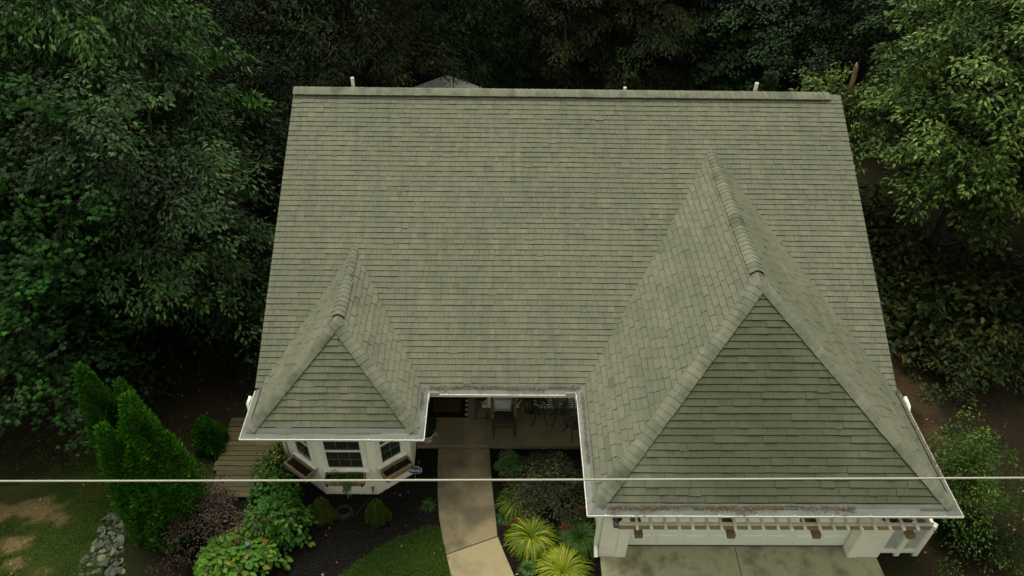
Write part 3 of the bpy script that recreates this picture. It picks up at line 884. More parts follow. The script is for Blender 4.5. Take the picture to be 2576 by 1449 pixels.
b = MB(); b.tube([(-3.02, 10.36, .32), (-3.02, 10.29, .32), (-3.02, 10.27, .27)], .022, 8); b.lathe([(.035, -.01), (.035, .01)], (-3.02, 10.30, .37), 8)
b.build("faucet", flat("aged_brass", (.22, .17, .09), .4, .8), house)

# ------------------------------------------------------------------ pergola over the garage door
perg = thing("pergola", "narrow white pergola with pale rafter tails over the garage door", "pergola", (2.4, 8.2, 2.1))
def pl(mb, name, mat, parent, **k):          # build in world coordinates, then parent to an empty that has a location
    o = mb.build(name, mat, parent, **k); o.location = -Vector(parent.location); return o
b = MB(); b.box(2.36, 8.66, 8.19, 8.235, 2.10, 2.268); pl(b, "beam", M_BEAM, perg)
b = MB(); b.box(2.36, 8.66, 8.180, 8.245, 2.269, 2.290); pl(b, "beam_cap", M_TRIM, perg)
b = MB(); b.box(2.4, 8.45, 8.70, 8.755, 2.33, 2.42); pl(b, "ledger", M_TRIM, perg)
rng_ = random.Random(5)
for k in range(21):
    x = 2.70 + k * (8.29 - 2.70) / 20 + rng_.uniform(-.012, .012)
    b = MB(); b.bar((x, 8.045 + rng_.uniform(-.012, .012), 2.318), (x + rng_.uniform(-.008, .008), 8.70, 2.40), .052, .045, tint=rng_.random()); pl(b, "rafter", M_RAFT, perg)
for x in (2.77, 4.63, 6.355, 8.255):
    b = MB()
    b.bar((x, 8.06, 2.035), (x, 8.75, 2.035), .155, .12, tint=.35)
    b.bar((x, 8.32, 2.0), (x, 8.74, 1.62), .12, .10, up=(1, 0, 0), tint=.2)
    pl(b, "bracket", M_BRACK, perg, bevel=.01)

# ------------------------------------------------------------------ wall lanterns
M_LGLASS = flat("lantern_glass", (.25, .26, .22), .1)
def lantern(x, y, z, label):
    t = thing("wall_lantern", label, "lantern", (x, y, z), 0, "wall lanterns beside the garage door")
    b = MB(); b.box(-.06, .06, -.005, .02, -.16, .16); b.tube([(0, 0, .10), (0, -.08, .17), (0, -.13, .14)], .012, 6); b.build("bracket", M_BLACK, t)
    b = MB()
    for sx in (-1, 1):
        for sy in (-1, 1): b.bar((sx * .05, -.13 + sy * .05, -.16), (sx * .075, -.13 + sy * .075, .08), .013, .013)
    b.box(-.055, .055, -.185, -.075, -.175, -.16); b.lathe([(.115, .08), (.10, .10), (.03, .15), (.02, .18)], (0, -.13, 0), 4)
    b.build("cage", M_BLACK, t)
    b = MB(); b.lathe([(.052, -.155), (.072, .075)], (0, -.13, 0), 4); b.build("glass", M_LGLASS, t)
lantern(2.42, 8.74, 1.72, "black wall lantern on the wide corner post near the variegated grass")
lantern(8.14, 8.74, 1.72, "black wall lantern on the garage post next to the white fence")

# ------------------------------------------------------------------ white fence screen beside the garage
M_VINYL = flat("shaded_vinyl", (.42, .46, .42), .5, var=.25, scale=3)  # white vinyl greyed: shade of the panel recess put into the colour
fen = thing("fence_screen", "white panelled fence screen standing beside the garage", "fence", (8.95, 8.85, 0))
for x in (8.94, 9.37):
    b = MB(); b.box(x - .055, x + .055, 8.80, 8.90, 0, 1.22); b.lathe([(.085, 1.22), (.085, 1.235), (.0, 1.28)], (x, 8.85, 0), 4); pl(b, "post", M_TRIM, fen)
b = MB(); b.box(9.315, 9.425, 9.95, 10.05, 0, 1.22); pl(b, "post", M_TRIM, fen)
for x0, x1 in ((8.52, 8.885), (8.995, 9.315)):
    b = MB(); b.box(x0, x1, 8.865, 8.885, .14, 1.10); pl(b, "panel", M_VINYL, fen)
    b = MB(); b.box(x0, x1, 8.815, 8.885, 1.06, 1.20); pl(b, "rail", M_TRIM, fen, bevel=.006); b = MB(); b.box(x0, x1, 8.81, 8.885, .12, .22); pl(b, "rail", M_TRIM, fen, bevel=.006)
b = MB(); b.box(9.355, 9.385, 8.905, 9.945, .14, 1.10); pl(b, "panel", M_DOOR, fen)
b = MB(); b.box(9.335, 9.405, 8.905, 9.945, 1.06, 1.20); pl(b, "rail", M_TRIM, fen, bevel=.006)
bn = thing("rolling_bin", "dark lidded bin half hidden behind the white fence screen", "bin", (8.93, 9.32, 0))
b = MB(); b.add([(-.22, -.2, .05), (.22, -.2, .05), (.22, .2, .05), (-.22, .2, .05), (-.27, -.26, .95), (.27, -.26, .95), (.27, .26, .95), (-.27, .26, .95)], [(3, 2, 1, 0), (4, 5, 6, 7), (0, 1, 5, 4), (1, 2, 6, 5), (2, 3, 7, 6), (3, 0, 4, 7)]); b.build("body", M_SEAL, bn, bevel=.02)
b = MB(); b.add([(-.29, -.29, .952), (.29, -.29, .952), (.29, .29, .952), (-.29, .29, .952), (-.25, -.24, 1.03), (.25, -.24, 1.03), (.27, .27, 1.06), (-.27, .27, 1.06)], [(3, 2, 1, 0), (4, 5, 6, 7), (0, 1, 5, 4), (1, 2, 6, 5), (2, 3, 7, 6), (3, 0, 4, 7)]); b.build("lid", M_BLACK, bn, bevel=.015)
for sx in (-1, 1):
    b = MB(); b.tube([(sx * .23, .24, .1), (sx * .28, .24, .1)], .1, 14); b.build("wheel", M_BLACK, bn)

# ------------------------------------------------------------------ window boxes
M_POTSOIL = flat("potting_soil", (.018, .014, .010), .95, spec=.1, var=.5, scale=25)
def window_box(x, y, dx, w, label):
    ang = math.atan2(dx[1], dx[0])
    t = thing("window_box", label, "planter", (x, y, .84 if w > .8 else .78), ang, "window boxes on the bay")
    h = w / 2; b = MB()
    for (y0, y1) in ((-.265, -.24), (-.035, -.01)): b.box(-h, h, y0, y1, 0, .18, .4)
    for (x0, x1) in ((-h, -h + .03), (h - .03, h)): b.box(x0, x1, -.24, -.035, 0, .178, .6)
    b.box(-h + .03, h - .03, -.24, -.035, 0, .02, .3); b.box(-h - .005, h + .005, -.285, -.265, .13, .185, .9); b.box(-h - .005, h + .005, -.28, -.265, 0, .045, .7)
    b.build("trough", M_BOX, t, bevel=.005)
    b = MB(); b.box(-h + .03, h - .03, -.24, -.035, .021, .115); b.build("soil", M_POTSOIL, t)
    for sx in (-1, 1):
        b = MB(); b.box(sx * (h - .06) - .02, sx * (h - .06) + .02, -.012, .0, -.04, .20); b.box(sx * (h - .06) - .02, sx * (h - .06) + .02, -.292, -.286, .0, .10); b.box(sx * (h - .06) - .02, sx * (h - .06) + .02, -.292, -.0, -.012, -.001); b.build("bracket", M_BLACK, t)
    return t
def off(cx, cy, d, k=.085): n = Vector((d[1], -d[0])).normalized(); return cx + n.x * .07, cy + n.y * .07
nx, ny = off(-3.575, 10.37, (1, 0)); window_box(nx, ny, (1, 0), .92, "weathered wooden window box with a trailing plant under the middle bay window")
nx, ny = off(-4.56, 10.65, (.8, -.6)); window_box(nx, ny, (.8, -.6), .74, "bare wooden window box under the bay window by the deck")
nx, ny = off(-2.545, 10.65, (.8, .6)); window_box(nx, ny, (.8, .6), .74, "wooden window box holding one yellow flower, above the blue sign")

# ------------------------------------------------------------------ yard sign
sg = thing("yard_sign", "blue octagonal security yard sign with white lettering on a thin stake", "sign", (-2.07, 10.72, 0), rad(-4))
tilt = Matrix.Rotation(rad(-14), 4, 'X')
def octo(r, w): return [(-w + r, -r * 2 * .62), (w - r, -r * 2 * .62), (w, -r * .55), (w, r * .55), (w - r, r * 2 * .62), (-w + r, r * 2 * .62), (-w, r * .55), (-w, -r * .55)]
def sign_plate(name, mat, s_, y0, y1):
    b = MB(); P = octo(.082 * s_, .165 * s_); n = 8
    b.add([(x, y0, z) for x, z in P] + [(x, y1, z) for x, z in P], [tuple(range(n)), tuple(range(n, 2 * n))[::-1]] + [(i, n + i, n + (i + 1) % n, (i + 1) % n) for i in range(n)])
    o = b.build(name, mat, sg); o.matrix_parent_inverse = Matrix(); o.matrix_local = Matrix.Translation((0, 0, .50)) @ tilt; return o
sign_plate("border", flat("sign_white", (.62, .66, .66), .4), 1.08, -.004, .004)
sign_plate("plate", flat("sign_blue", (.012, .035, .085), .35), 1.0, -.008, -.0045)
def text(name, body, size, mat, parent, mat_local, bold=.0):
    cu = bpy.data.curves.new(name, 'FONT'); cu.body = body; cu.size = size; cu.align_x = 'CENTER'; cu.align_y = 'CENTER'; cu.extrude = .001; cu.offset = bold
    tmp = bpy.data.objects.new(name + "_tmp", cu); COL.objects.link(tmp)
    dg = bpy.context.evaluated_depsgraph_get(); dg.update()
    me = bpy.data.meshes.new_from_object(tmp.evaluated_get(dg)); bpy.data.objects.remove(tmp)
    me.materials.clear(); me.materials.append(mat)
    o = link(name, me, parent); o.matrix_local = mat_local; return o
RX = Matrix.Rotation(rad(90), 4, 'X')
M_LET = flat("sign_lettering", (.72, .76, .76), .4)
text("lettering", "K", .15, M_LET, sg, Matrix.Translation((0, 0, .50)) @ tilt @ Matrix.Translation((-.085, -.0095, 0)) @ RX, .003)
text("lettering", "ILLAR", .075, M_LET, sg, Matrix.Translation((0, 0, .50)) @ tilt @ Matrix.Translation((.045, -.0095, -.012)) @ RX, .002)
M_STRIPE = flat("sign_stripe", (.10, .16, .24), .4)
for zz in (.058, -.058):
    b = MB(); b.box(-.09, .09, -.0095, -.0085, zz - .006, zz + .006)
    o = b.build("stripe", M_STRIPE, sg); o.matrix_local = Matrix.Translation((0, 0, .50)) @ tilt
b = MB(); b.tube([(0, .008, -.05), (0, .008, .45)], .008, 6); b.build("stake", flat("grey_stake", (.35, .35, .33), .4, .5), sg)

# ------------------------------------------------------------------ boardwalk
bwk = MB(); r_ = random.Random(9); y = 10.22; k = 0
while y < 12.6:
    w = r_.uniform(.125, .15); j = r_.uniform(-.03, .03)
    x0 = -7.02 + (.10 if y < 10.9 else 0) + j; x1 = -5.62 + r_.uniform(-.02, .02)
    zt = .10 + r_.uniform(-.006, .006)
    bwk.box(x0, x1, y, y + w, zt - .035, zt, min(1, max(0, r_.gauss(.35, .28)))); y += w + r_.uniform(.008, .016)
bwk.box(-6.9, -6.82, 10.2, 12.6, .0, .055, .1); bwk.box(-5.8, -5.72, 10.2, 12.6, .0, .055, .1)
o = bwk.build("boardwalk", M_DECK, None, bevel=.004); tag(o, "weathered plank boardwalk beside the bay window", "boardwalk")

# ------------------------------------------------------------------ porch things
M_RUG = flat("black_rug", (.010, .010, .011), .95, spec=.1); M_COIR = flat("coir_mat", (.075, .040, .018), .95, spec=.1, var=.3, scale=60)
M_CREAM = flat("cream_check", (.40, .40, .36), .9)
rug = MB(); rug.box(-2.06, -.88, 12.62, 13.45, .121, .130)
o = rug.build("porch_rug", M_RUG); tag(o, "black porch rug with pale checks along its ends", "rug")
for k in range(5):
    yy = 12.68 + k * .155
    for x0, x1 in ((-.955, -.885), (-2.055, -1.99)):
        b = MB(); b.box(x0, x1, yy, yy + .075, .1305, .132); b.build("check", M_CREAM, o)
b = MB(); b.box(-1.80, -1.08, 12.80, 13.22, .1325, .147); dm = b.build("doormat", M_COIR); tag(dm, "brown coir doormat with dark lettering lying on the black rug", "doormat")
text("lettering", "welcome", .15, flat("mat_lettering", (.012, .010, .008), .95), dm, Matrix.Translation((-1.44, 13.0, .1485)))

pot = thing("planter_pot", "ornate white pot on the porch corner by the bay", "pot", (-1.87, 11.90, .12))
M_POT = flat("old_white_pot", (.42, .41, .36), .7, var=.4, scale=9)
b = MB(); b.lathe([(.10, 0), (.13, .02), (.11, .06), (.15, .16), (.19, .26), (.21, .30), (.19, .32), (.16, .30), (.15, .26)], (0, 0, 0), 22, cap=False); b.add([(-.08, -.08, .01), (.08, -.08, .01), (.08, .08, .01), (-.08, .08, .01)], [(0, 1, 2, 3)]); b.build("body", M_POT, pot, smooth=True)
b = MB(); b.lathe([(.155, .268), (.02, .275)], (0, 0, 0), 20); b.build("soil", M_POTSOIL, pot)
for s_ in (-1, 1):
    b = MB(); b.tube([(s_ * .19, 0, .26), (s_ * .25, 0, .24), (s_ * .25, 0, .16), (s_ * .165, 0, .16)], .012, 6); b.build("handle", M_POT, pot, smooth=True)

M_DARKWOOD = flat("dark_chair_wood", (.045, .024, .015), .55, var=.35, scale=9)
ch = thing("rocking_chair", "dark wooden slat back rocking chair on the porch", "chair", (.05, 12.42, .12), rad(4))
b = MB(); b.box(-.26, .26, -.27, .22, .38, .415); b.build("seat", M_DARKWOOD, ch, bevel=.012)
b = MB()
for k in range(6): x = -.2 + k * .08; b.bar((x, .22, .42), (x, .44, 1.08), .035, .012, up=(0, 1, 0))
b.bar((-.27, .45, 1.10), (.27, .45, 1.10), .03, .09); b.bar((-.25, .23, .46), (.25, .23, .46), .025, .05)
b.build("backrest", M_DARKWOOD, ch)
for sx in (-1, 1):
    b = MB(); b.bar((sx * .27, .20, .0), (sx * .27, .47, 1.14), .04, .035, up=(1, 0, 0)); b.build("back_post", M_DARKWOOD, ch)
    b = MB(); b.bar((sx * .27, -.25, .04), (sx * .28, -.25, .64), .04, .04, up=(1, 0, 0)); b.build("leg", M_DARKWOOD, ch)
    b = MB(); b.bar((sx * .29, -.31, .66), (sx * .275, .32, .66), .075, .025, tint=.9); b.build("armrest", flat("worn_arm_wood", (.16, .12, .07), .5), ch, bevel=.008)
    b = MB(); b.tube([(sx * .27, -.50, .085), (sx * .27, -.25, .03), (sx * .27, .05, .012), (sx * .27, .3, .03), (sx * .27, .62, .11)], .02, 6); b.build("rocker", M_DARKWOOD, ch, smooth=True)
b = MB(); b.bar((-.27, -.26, .36), (.27, -.26, .36), .03, .05); b.bar((-.27, -.26, .20), (.27, -.26, .20), .022, .022); b.build("stretcher", M_DARKWOOD, ch)

def cushion(name, w, h, th, mat, n=14):
    V, F = [], []
    for side in (1, -1):
        for j in range(n + 1):
            for i in range(n + 1):
                u, v = i / n * 2 - 1, j / n * 2 - 1
                k = max(0, (1 - abs(u) ** 3)) ** .5 * max(0, (1 - abs(v) ** 3)) ** .5
                pin = 1 - .06 * (1 - abs(v) ** 2) * abs(u) ** 2 - .0
                V.append((u * w / 2 * (1 - .05 * (1 - v * v)), v * h / 2 * (1 - .05 * (1 - u * u)), side * th / 2 * k))
    m_ = (n + 1) ** 2
    for j in range(n):
        for i in range(n):
            a = j * (n + 1) + i
            F.append((a, a + 1, a + n + 2, a + n + 1)); F.append((m_ + a + n + 1, m_ + a + n + 2, m_ + a + 1, m_ + a))
    b = MB(); b.add(V, F); return b.build(name, mat, None, smooth=True)
def striped(name, base, stripe, axis, lo, hi, freq, sym=True):
    mt, n, l, bb = new_mat(name)
    tc = n.new("ShaderNodeTexCoord"); sp = n.new("ShaderNodeSeparateXYZ"); l.new(tc.outputs['Object'], sp.inputs[0])
    v = sp.outputs[axis]
    s_ = n.new("ShaderNodeMath"); s_.operation = 'MULTIPLY'; s_.inputs[1].default_value = freq; l.new(v, s_.inputs[0])
    fr = n.new("ShaderNodeMath"); fr.operation = 'FRACT'; l.new(s_.outputs[0], fr.inputs[0])
    g = n.new("ShaderNodeMath"); g.operation = 'GREATER_THAN'; g.inputs[1].default_value = .5; l.new(fr.outputs[0], g.inputs[0])
    ab = n.new("ShaderNodeMath"); ab.operation = 'ABSOLUTE'; l.new(v, ab.inputs[0])
    g2 = n.new("ShaderNodeMath"); g2.operation = 'GREATER_THAN'; g2.inputs[1].default_value = lo; l.new(ab.outputs[0], g2.inputs[0])
    mu = n.new("ShaderNodeMath"); mu.operation = 'MULTIPLY'; l.new(g.outputs[0], mu.inputs[0]); l.new(g2.outputs[0], mu.inputs[1])
    l.new(mixn(n, l, base, stripe, mu.outputs[0]), bb.inputs['Base Color']); bb.inputs['Roughness'].default_value = .95
    return mt
cu = cushion("throw_pillow", .47, .47, .15, striped("pillow_stripe", (.34, .36, .34), (.06, .06, .055), 1, .11, .2, 22))
cu.location = (.04, 12.55, .79); cu.rotation_euler = (rad(66), rad(4), rad(4)); tag(cu, "pale grey pillow with dark stripes leaning in the rocking chair", "pillow")

st = thing("plant_stand", "black wire plant stand on the porch left of the rocking chair", "stand", (-.52, 12.74, .12))
b = MB()
for sx in (-1, 1):
    for sy in (-1, 1):
        b.tube([(sx * .17, sy * .18, 0), (sx * .15, sy * .15, .12), (sx * .06, sy * .06, .32), (sx * .10, sy * .10, .46), (sx * .16, sy * .16, .62)], .009, 6)
for z, h in ((.03, .17), (.62, .16)):
    b.tube([(-h, -h, z), (h, -h, z), (h, h, z), (-h, h, z), (-h, -h, z)], .009, 6)
b.tube([(.14 * math.cos(a * .45), .14 * math.sin(a * .45), .55) for a in range(15)], .008, 6)
b.build("frame", M_BLACK, st, smooth=True)
fp = MB(); fp.lathe([(.05, 0), (.12, .06), (.17, .17), (.18, .19), (.155, .18), (.10, .08), (.02, .05)], (-.52, 12.74, .67), 20, cap=False)
o = fp.build("clay_pot", flat("dark_clay", (.055, .028, .020), .7), None, smooth=True); tag(o, "dark brown clay bowl sitting in the wire plant stand", "pot")
so = thing("floor_stand", "slim black metal stand with an oval foot by the white porch wall", "stand", (-.13, 12.80, .12))
b = MB(); b.tube([(0, 0, .01), (0, .02, .9)], .016, 8); b.build("pole", M_BLACK, so)
b = MB(); b.lathe([(.085, 0), (.085, .012), (.03, .03)], (0, 0, 0), 18); b.build("foot", M_BLACK, so)

bt = thing("bistro_table", "round black lattice metal bistro table in the porch corner", "table", (1.50, 12.52, .12))
b = MB(); R_ = .37
b.tube([(R_ * math.cos(a * math.pi / 16), R_ * math.sin(a * math.pi / 16), .70) for a in range(33)], .013, 6)
b.tube([(.2 * math.cos(a * math.pi / 12), .2 * math.sin(a * math.pi / 12), .70) for a in range(25)], .009, 5)
for k in range(24):
    a = k * math.pi / 12; b.bar((.05 * math.cos(a), .05 * math.sin(a), .70), (R_ * math.cos(a + .25), R_ * math.sin(a + .25), .70), .014, .006); b.bar((.05 * math.cos(a), .05 * math.sin(a), .699), (R_ * math.cos(a - .25), R_ * math.sin(a - .25), .699), .014, .006)
b.build("tabletop", M_BLACK, bt)
for k in range(4):
    a = math.pi / 4 + k * math.pi / 2; c, s_ = math.cos(a), math.sin(a)
    b = MB(); b.tube([(.30 * c, .30 * s_, .69), (.16 * c, .16 * s_, .5), (.08 * c, .08 * s_, .34), (.20 * c, .20 * s_, .10), (.30 * c, .30 * s_, .0)], .013, 6); b.build("leg", M_BLACK, bt, smooth=True)
def bistro_chair(x, y, rz, label):
    t = thing("bistro_chair", label, "chair", (x, y, .12), rz, "black metal bistro chairs")
    b = MB(); b.tube([(.2 * math.cos(a * math.pi / 12), .2 * math.sin(a * math.pi / 12), .44) for a in range(25)], .012, 6)
    for k in range(9): q = -.16 + k * .04; w = math.sqrt(.04 - q * q); b.bar((q, -w, .44), (q, w, .44), .012, .006)
    b.build("seat", M_BLACK, t)
    b = MB(); b.tube([(-.18, .12, .44), (-.2, .2, .7), (-.12, .26, .9), (0, .27, .95), (.12, .26, .9), (.2, .2, .7), (.18, .12, .44)], .012, 6)
    for k in range(5): q = -.12 + k * .06; b.tube([(q, .17, .45), (q * .8, .25, .9)], .007, 5)
    b.build("backrest", M_BLACK, t, smooth=True)
    for sx, sy in ((-1, -1), (1, -1), (-1, 1), (1, 1)):
        b = MB(); b.tube([(sx * .15, sy * .13, .44), (sx * .13, sy * .12, .25), (sx * .2, sy * .2, .0)], .012, 6); b.build("leg", M_BLACK, t, smooth=True)
bistro_chair(.98, 12.55, rad(95), "black metal bistro chair holding the black and white cushion")
bistro_chair(1.86, 12.12, rad(-150), "black metal bistro chair on the garage side of the bistro table")
cu = cushion("seat_cushion", .34, .34, .10, striped("bold_stripe", (.50, .51, .47), (.012, .012, .012), 0, -1, .2, 9))
cu.location = (.90, 12.56, .72); cu.rotation_euler = (rad(62), 0, rad(97)); tag(cu, "black and white striped cushion on the bistro chair", "cushion")
b = MB(); b.lathe([(.035, 0), (.04, .1), (.036, .1), (.03, .01)], (1.49, 12.5, .831), 14); o = b.build("candle_jar", M_LGLASS); tag(o, "clear glass jar on the black bistro table", "jar")

# ------------------------------------------------------------------ garden hose
b = MB(); hp = []
for k in range(150):
    a = k * .17; r = .17 + .04 * math.sin(a * .31) + .012 * math.sin(a * 1.7); hp.append((-3.67 + r * math.cos(a), 9.87 + r * .85 * math.sin(a), .018 + .0006 * k + .006 * math.sin(a * 2.3)))
hp += [(-3.45, 9.75, .02), (-3.3, 9.95, .02), (-3.15, 10.2, .02), (-3.03, 10.3, .2), (-3.02, 10.27, .29)]
b.tube(hp, .0065, 6); o = b.build("garden_hose", flat("blue_grey_hose", (.026, .038, .045), .5), None, smooth=True); tag(o, "thin blue grey hose coiled on the black mulch", "hose")

# ------------------------------------------------------------------ power cable
b = MB(); pts = []
for k in range(61):
    x = -36 + k * 1.2; pts.append((x, 4.0, 9.885 + .0118 * x + .00028 * (x * x - 20)))
b.tube(pts, .0095, 8); o = b.build("power_cable", flat("pale_cable_sheath", (0.3024, 0.2982, 0.252), .6), None, smooth=True); tag(o, "pale overhead cable stretched straight across the front yard", "cable")

# ------------------------------------------------------------------ garden shed behind the house
shd = thing("garden_shed", "small shed with a pale grey gable roof behind the ridge", "shed", (-2.25, 27.0, 0))
b = MB(); b.box(-1.35, 1.35, -1.0, 1.0, 0, 1.62); b.add([(-1.35, 1.0, 1.62), (1.35, 1.0, 1.62), (0, 1.0, 2.12)], [(0, 1, 2)]); b.build("wall", M_WALL, shd)
b = MB(); E0, E1, AZ = -1.45, 1.22, 2.205
for sx in (-1, 1): b.slab([(0, E0, AZ), (sx * 1.6, E0, AZ - .62), (sx * 1.6, E1, AZ - .62), (0, E1, AZ)][::-sx], .06)
rf = b.build("roof", M_BUTT, shd)
M_SH2 = flat("pale_shingle", (0.3024, 0.3108, 0.294), .9, var=.35, scale=9)
for sx in (-1, 1):
    y0, y1 = (E1, E0) if sx < 0 else (E0, E1)
    o = shingles([Vector((sx * 1.6, y0, AZ - .62)), Vector((sx * 1.6, y1, AZ - .62)), Vector((0, y1, AZ)), Vector((0, y0, AZ))], (sx * 1.6, y0, AZ - .62), (0, y1 - y0, 0), 77 + sx, wmin=.16, wmax=.3, gap=.016, t0=.02, name="shingle_courses", parent=rf)
    o.data.materials[0] = M_SH2
s_ = (MB(), MB()); caps((0, E0, AZ), (0, E1, AZ), (-1.6, 0, -.62), (1.6, 0, -.62), .17, .2, .012, 79, s_); o = build_caps("ridge_cap", s_, rf); o.data.materials[0] = M_SH2

# ------------------------------------------------------------------ foliage materials
L_GLOSSY = leaf_mat("glossy_leaf", (0.0018, 0.0085, 0.0013), (0.088, 0.178, 0.048), 0.5, 0.12, 0.06, (0.1008, 0.084, 0.0252))
L_BRIGHT = leaf_mat("bright_green_leaf", (0.002, 0.012, 0.0013), (0.085, 0.215, 0.04), 0.5, 0.12, 0.12)
L_MAPLE = leaf_mat("maple_leaf", (0.002, 0.013, 0.001), (0.026, 0.12, 0.007), 0.55, 0.12, 0.18)
L_WILLOW = leaf_mat("narrow_leaf", (0.00252, 0.0063, 0.00126), (0.05208, 0.084, 0.02184), 0.55, 0.15, 0.1, (0.1176, 0.0756, 0.0336))
L_CYP = leaf_mat("cypress_spray", (0.00336, 0.01428, 0.00168), (0.01176, 0.04704, 0.0042), 0.6, 0.2, 0.1)
L_OAK = leaf_mat("pale_oak_leaf", (0.004, 0.02, 0.002), (0.25, 0.39, 0.09), 0.5, 0.14, 0.12, (0.1596, 0.126, 0.0168))
L_ROUND = leaf_mat("round_leaf", (0.0021, 0.01176, 0.00126), (0.02856, 0.0924, 0.01008), 0.5, 0.15, 0.2)
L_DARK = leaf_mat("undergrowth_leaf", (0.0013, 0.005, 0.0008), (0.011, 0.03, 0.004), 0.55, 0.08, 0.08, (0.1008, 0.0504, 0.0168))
L_OLIVE = leaf_mat("olive_undergrowth_leaf", (0.01008, 0.02016, 0.00336), (0.0882, 0.1176, 0.02856), 0.5, 0.2, 0.15, (0.126, 0.1008, 0.0252))
L_VINE = leaf_mat("yellow_vine_leaf", (0.0378, 0.0714, 0.0084), (0.1596, 0.2016, 0.0294), 0.5, 0.25, 0.25)
L_ARB = leaf_mat("arborvitae_spray", (0.01512, 0.0756, 0.00252), (0.05376, 0.189, 0.00756), 0.6, 0.2, 0.15)
L_HYD = leaf_mat("hydrangea_leaf", (0.01512, 0.0714, 0.0042), (0.0756, 0.2268, 0.01344), 0.45, 0.25, 0.25, (0.1428, 0.126, 0.0168))
L_HYDB = leaf_mat("lime_hydrangea_leaf", (0.0504, 0.1428, 0.00672), (0.1386, 0.2688, 0.01176), 0.45, 0.25, 0.3, (0.1848, 0.1428, 0.0168))
L_PURP = leaf_mat("purple_leaf", (0.02856, 0.0168, 0.0126), (0.1386, 0.0798, 0.06048), 0.5, 0.35, 0.15)
L_SPRUCE = leaf_mat("dwarf_spruce_needle", (0.0378, 0.0672, 0.00672), (0.0924, 0.126, 0.01512), 0.7, 0.2, 0.0)
L_BOX = leaf_mat("boxwood_leaf", (0.0252, 0.0672, 0.01344), (0.0882, 0.1596, 0.03696), 0.5, 0.3, 0.2)
L_AZA = leaf_mat("bronze_leaf", (0.0168, 0.02352, 0.0084), (0.0966, 0.1092, 0.04368), 0.5, 0.3, 0.15)
L_FORS = leaf_mat("lime_shrub_leaf", (0.0126, 0.04032, 0.00252), (0.0882, 0.1596, 0.01092), 0.5, 0.25, 0.2, (0.21, 0.1848, 0.0252))
L_TOPI = leaf_mat("topiary_leaf", (0.00672, 0.0252, 0.01008), (0.01344, 0.042, 0.0168), .6, .3, .1)
L_FERN = leaf_mat("fern_frond", (0.0252, 0.042, 0.01008), (0.0546, 0.0714, 0.021), .6, .3, .2)
L_VAR = leaf_mat("variegated_blade", (0.01848, 0.0924, 0.00252), (0.42, 0.4368, 0.0336), 0.5, 0.2, 0.2)
L_GRN = leaf_mat("green_blade", (0.01848, 0.0756, 0.00504), (0.0714, 0.1596, 0.01512), 0.45, 0.35, 0.25)
L_TURF = leaf_mat("grass_blade", (0.015, 0.05, 0.0035), (0.062, 0.115, 0.01), 0.6, 0.2, 0.2, (0.1344, 0.0924, 0.042))
L_DRY = leaf_mat("dried_petal", (0.0504, 0.0336, 0.01344), (0.126, 0.0882, 0.042), 0.8, 0.2, 0.1)
L_RED = leaf_mat("dusky_red_petal", (0.0714, 0.01848, 0.01512), (0.1428, 0.0462, 0.03528), 0.8, 0.2, 0.1)
L_BLUE = leaf_mat("blue_petal", (0.168, 0.21, 0.3528), (0.2688, 0.3192, 0.462), .7, .2, .1)

# ------------------------------------------------------------------ trees: one crown and one trunk mesh of each kind
def crown(seed, r, nb, bper, per, cr, L, W, shape, mat, droop=.5, jit=.5, flat_=.25, **bk):
    rng = np.random.default_rng(seed)
    C, D, bi = boughs(rng, nb, bper, r, **bk)
    V, F, T = spray_leaves(rng, C, D, per, cr, L, W, droop, jit, shape, bi, flat_)
    me = np_mesh("crown", V, F, T, mat)
    return me, C
def kind(seed, hc, r, tr, **k):
    me, C = crown(seed, r, **k)
    rnd = random.Random(seed)
    tg = [tuple(C[i] * .95 + np.array([0, 0, hc])) for i in rnd.sample(range(len(C)), 34)]
    return me, trunk_mesh("trunk", M_BARK, hc, tr, tg, rnd), hc
K = {}
K['bright'] = kind(11, 5.6, (3.0, 2.9, 3.7), .16, nb=70, bper=11, per=30, cr=.34, L=.185, W=.075, shape='rhomb', mat=L_BRIGHT, droop=.7, jit=.5, drop=.6)
K['glossy'] = kind(12, 4.9, (2.9, 2.8, 3.4), .15, nb=80, bper=12, per=32, cr=.34, L=.150, W=.072, shape='rhomb', mat=L_GLOSSY, droop=.4, jit=.45, flat_=.16, drop=.4, bwid=.9)
K['maple'] = kind(13, 4.7, (2.4, 2.4, 2.8), .13, nb=46, bper=10, per=16, cr=.36, L=.185, W=.18, shape='star', mat=L_MAPLE, droop=.3, jit=.3, flat_=.14, drop=.35, bwid=.9)
K['willow'] = kind(14, 4.9, (3.4, 3.2, 4.6), .2, nb=95, bper=10, per=40, cr=.42, L=.20, W=.045, shape='rhomb', mat=L_WILLOW, droop=.75, jit=.65, drop=.7)
K['oak'] = kind(15, 5.9, (3.2, 3.1, 3.4), .2, nb=110, bper=11, per=30, cr=.34, L=.155, W=.078, shape='ovate', mat=L_OAK, droop=.3, jit=.6, shell=.5, drop=.45, blen=1.05, zmin=-1)
K['round'] = kind(16, 4.4, (2.8, 2.7, 4.0), .15, nb=70, bper=10, per=26, cr=.38, L=.13, W=.12, shape='ovate', mat=L_ROUND, droop=.5, jit=.35, drop=.5)
K['dark'] = kind(17, 4.6, (3.2, 3.1, 4.4), .18, nb=80, bper=10, per=34, cr=.42, L=.15, W=.075, shape='rhomb', mat=L_DARK, droop=.5, jit=.5, drop=.5)
FIRST = {}
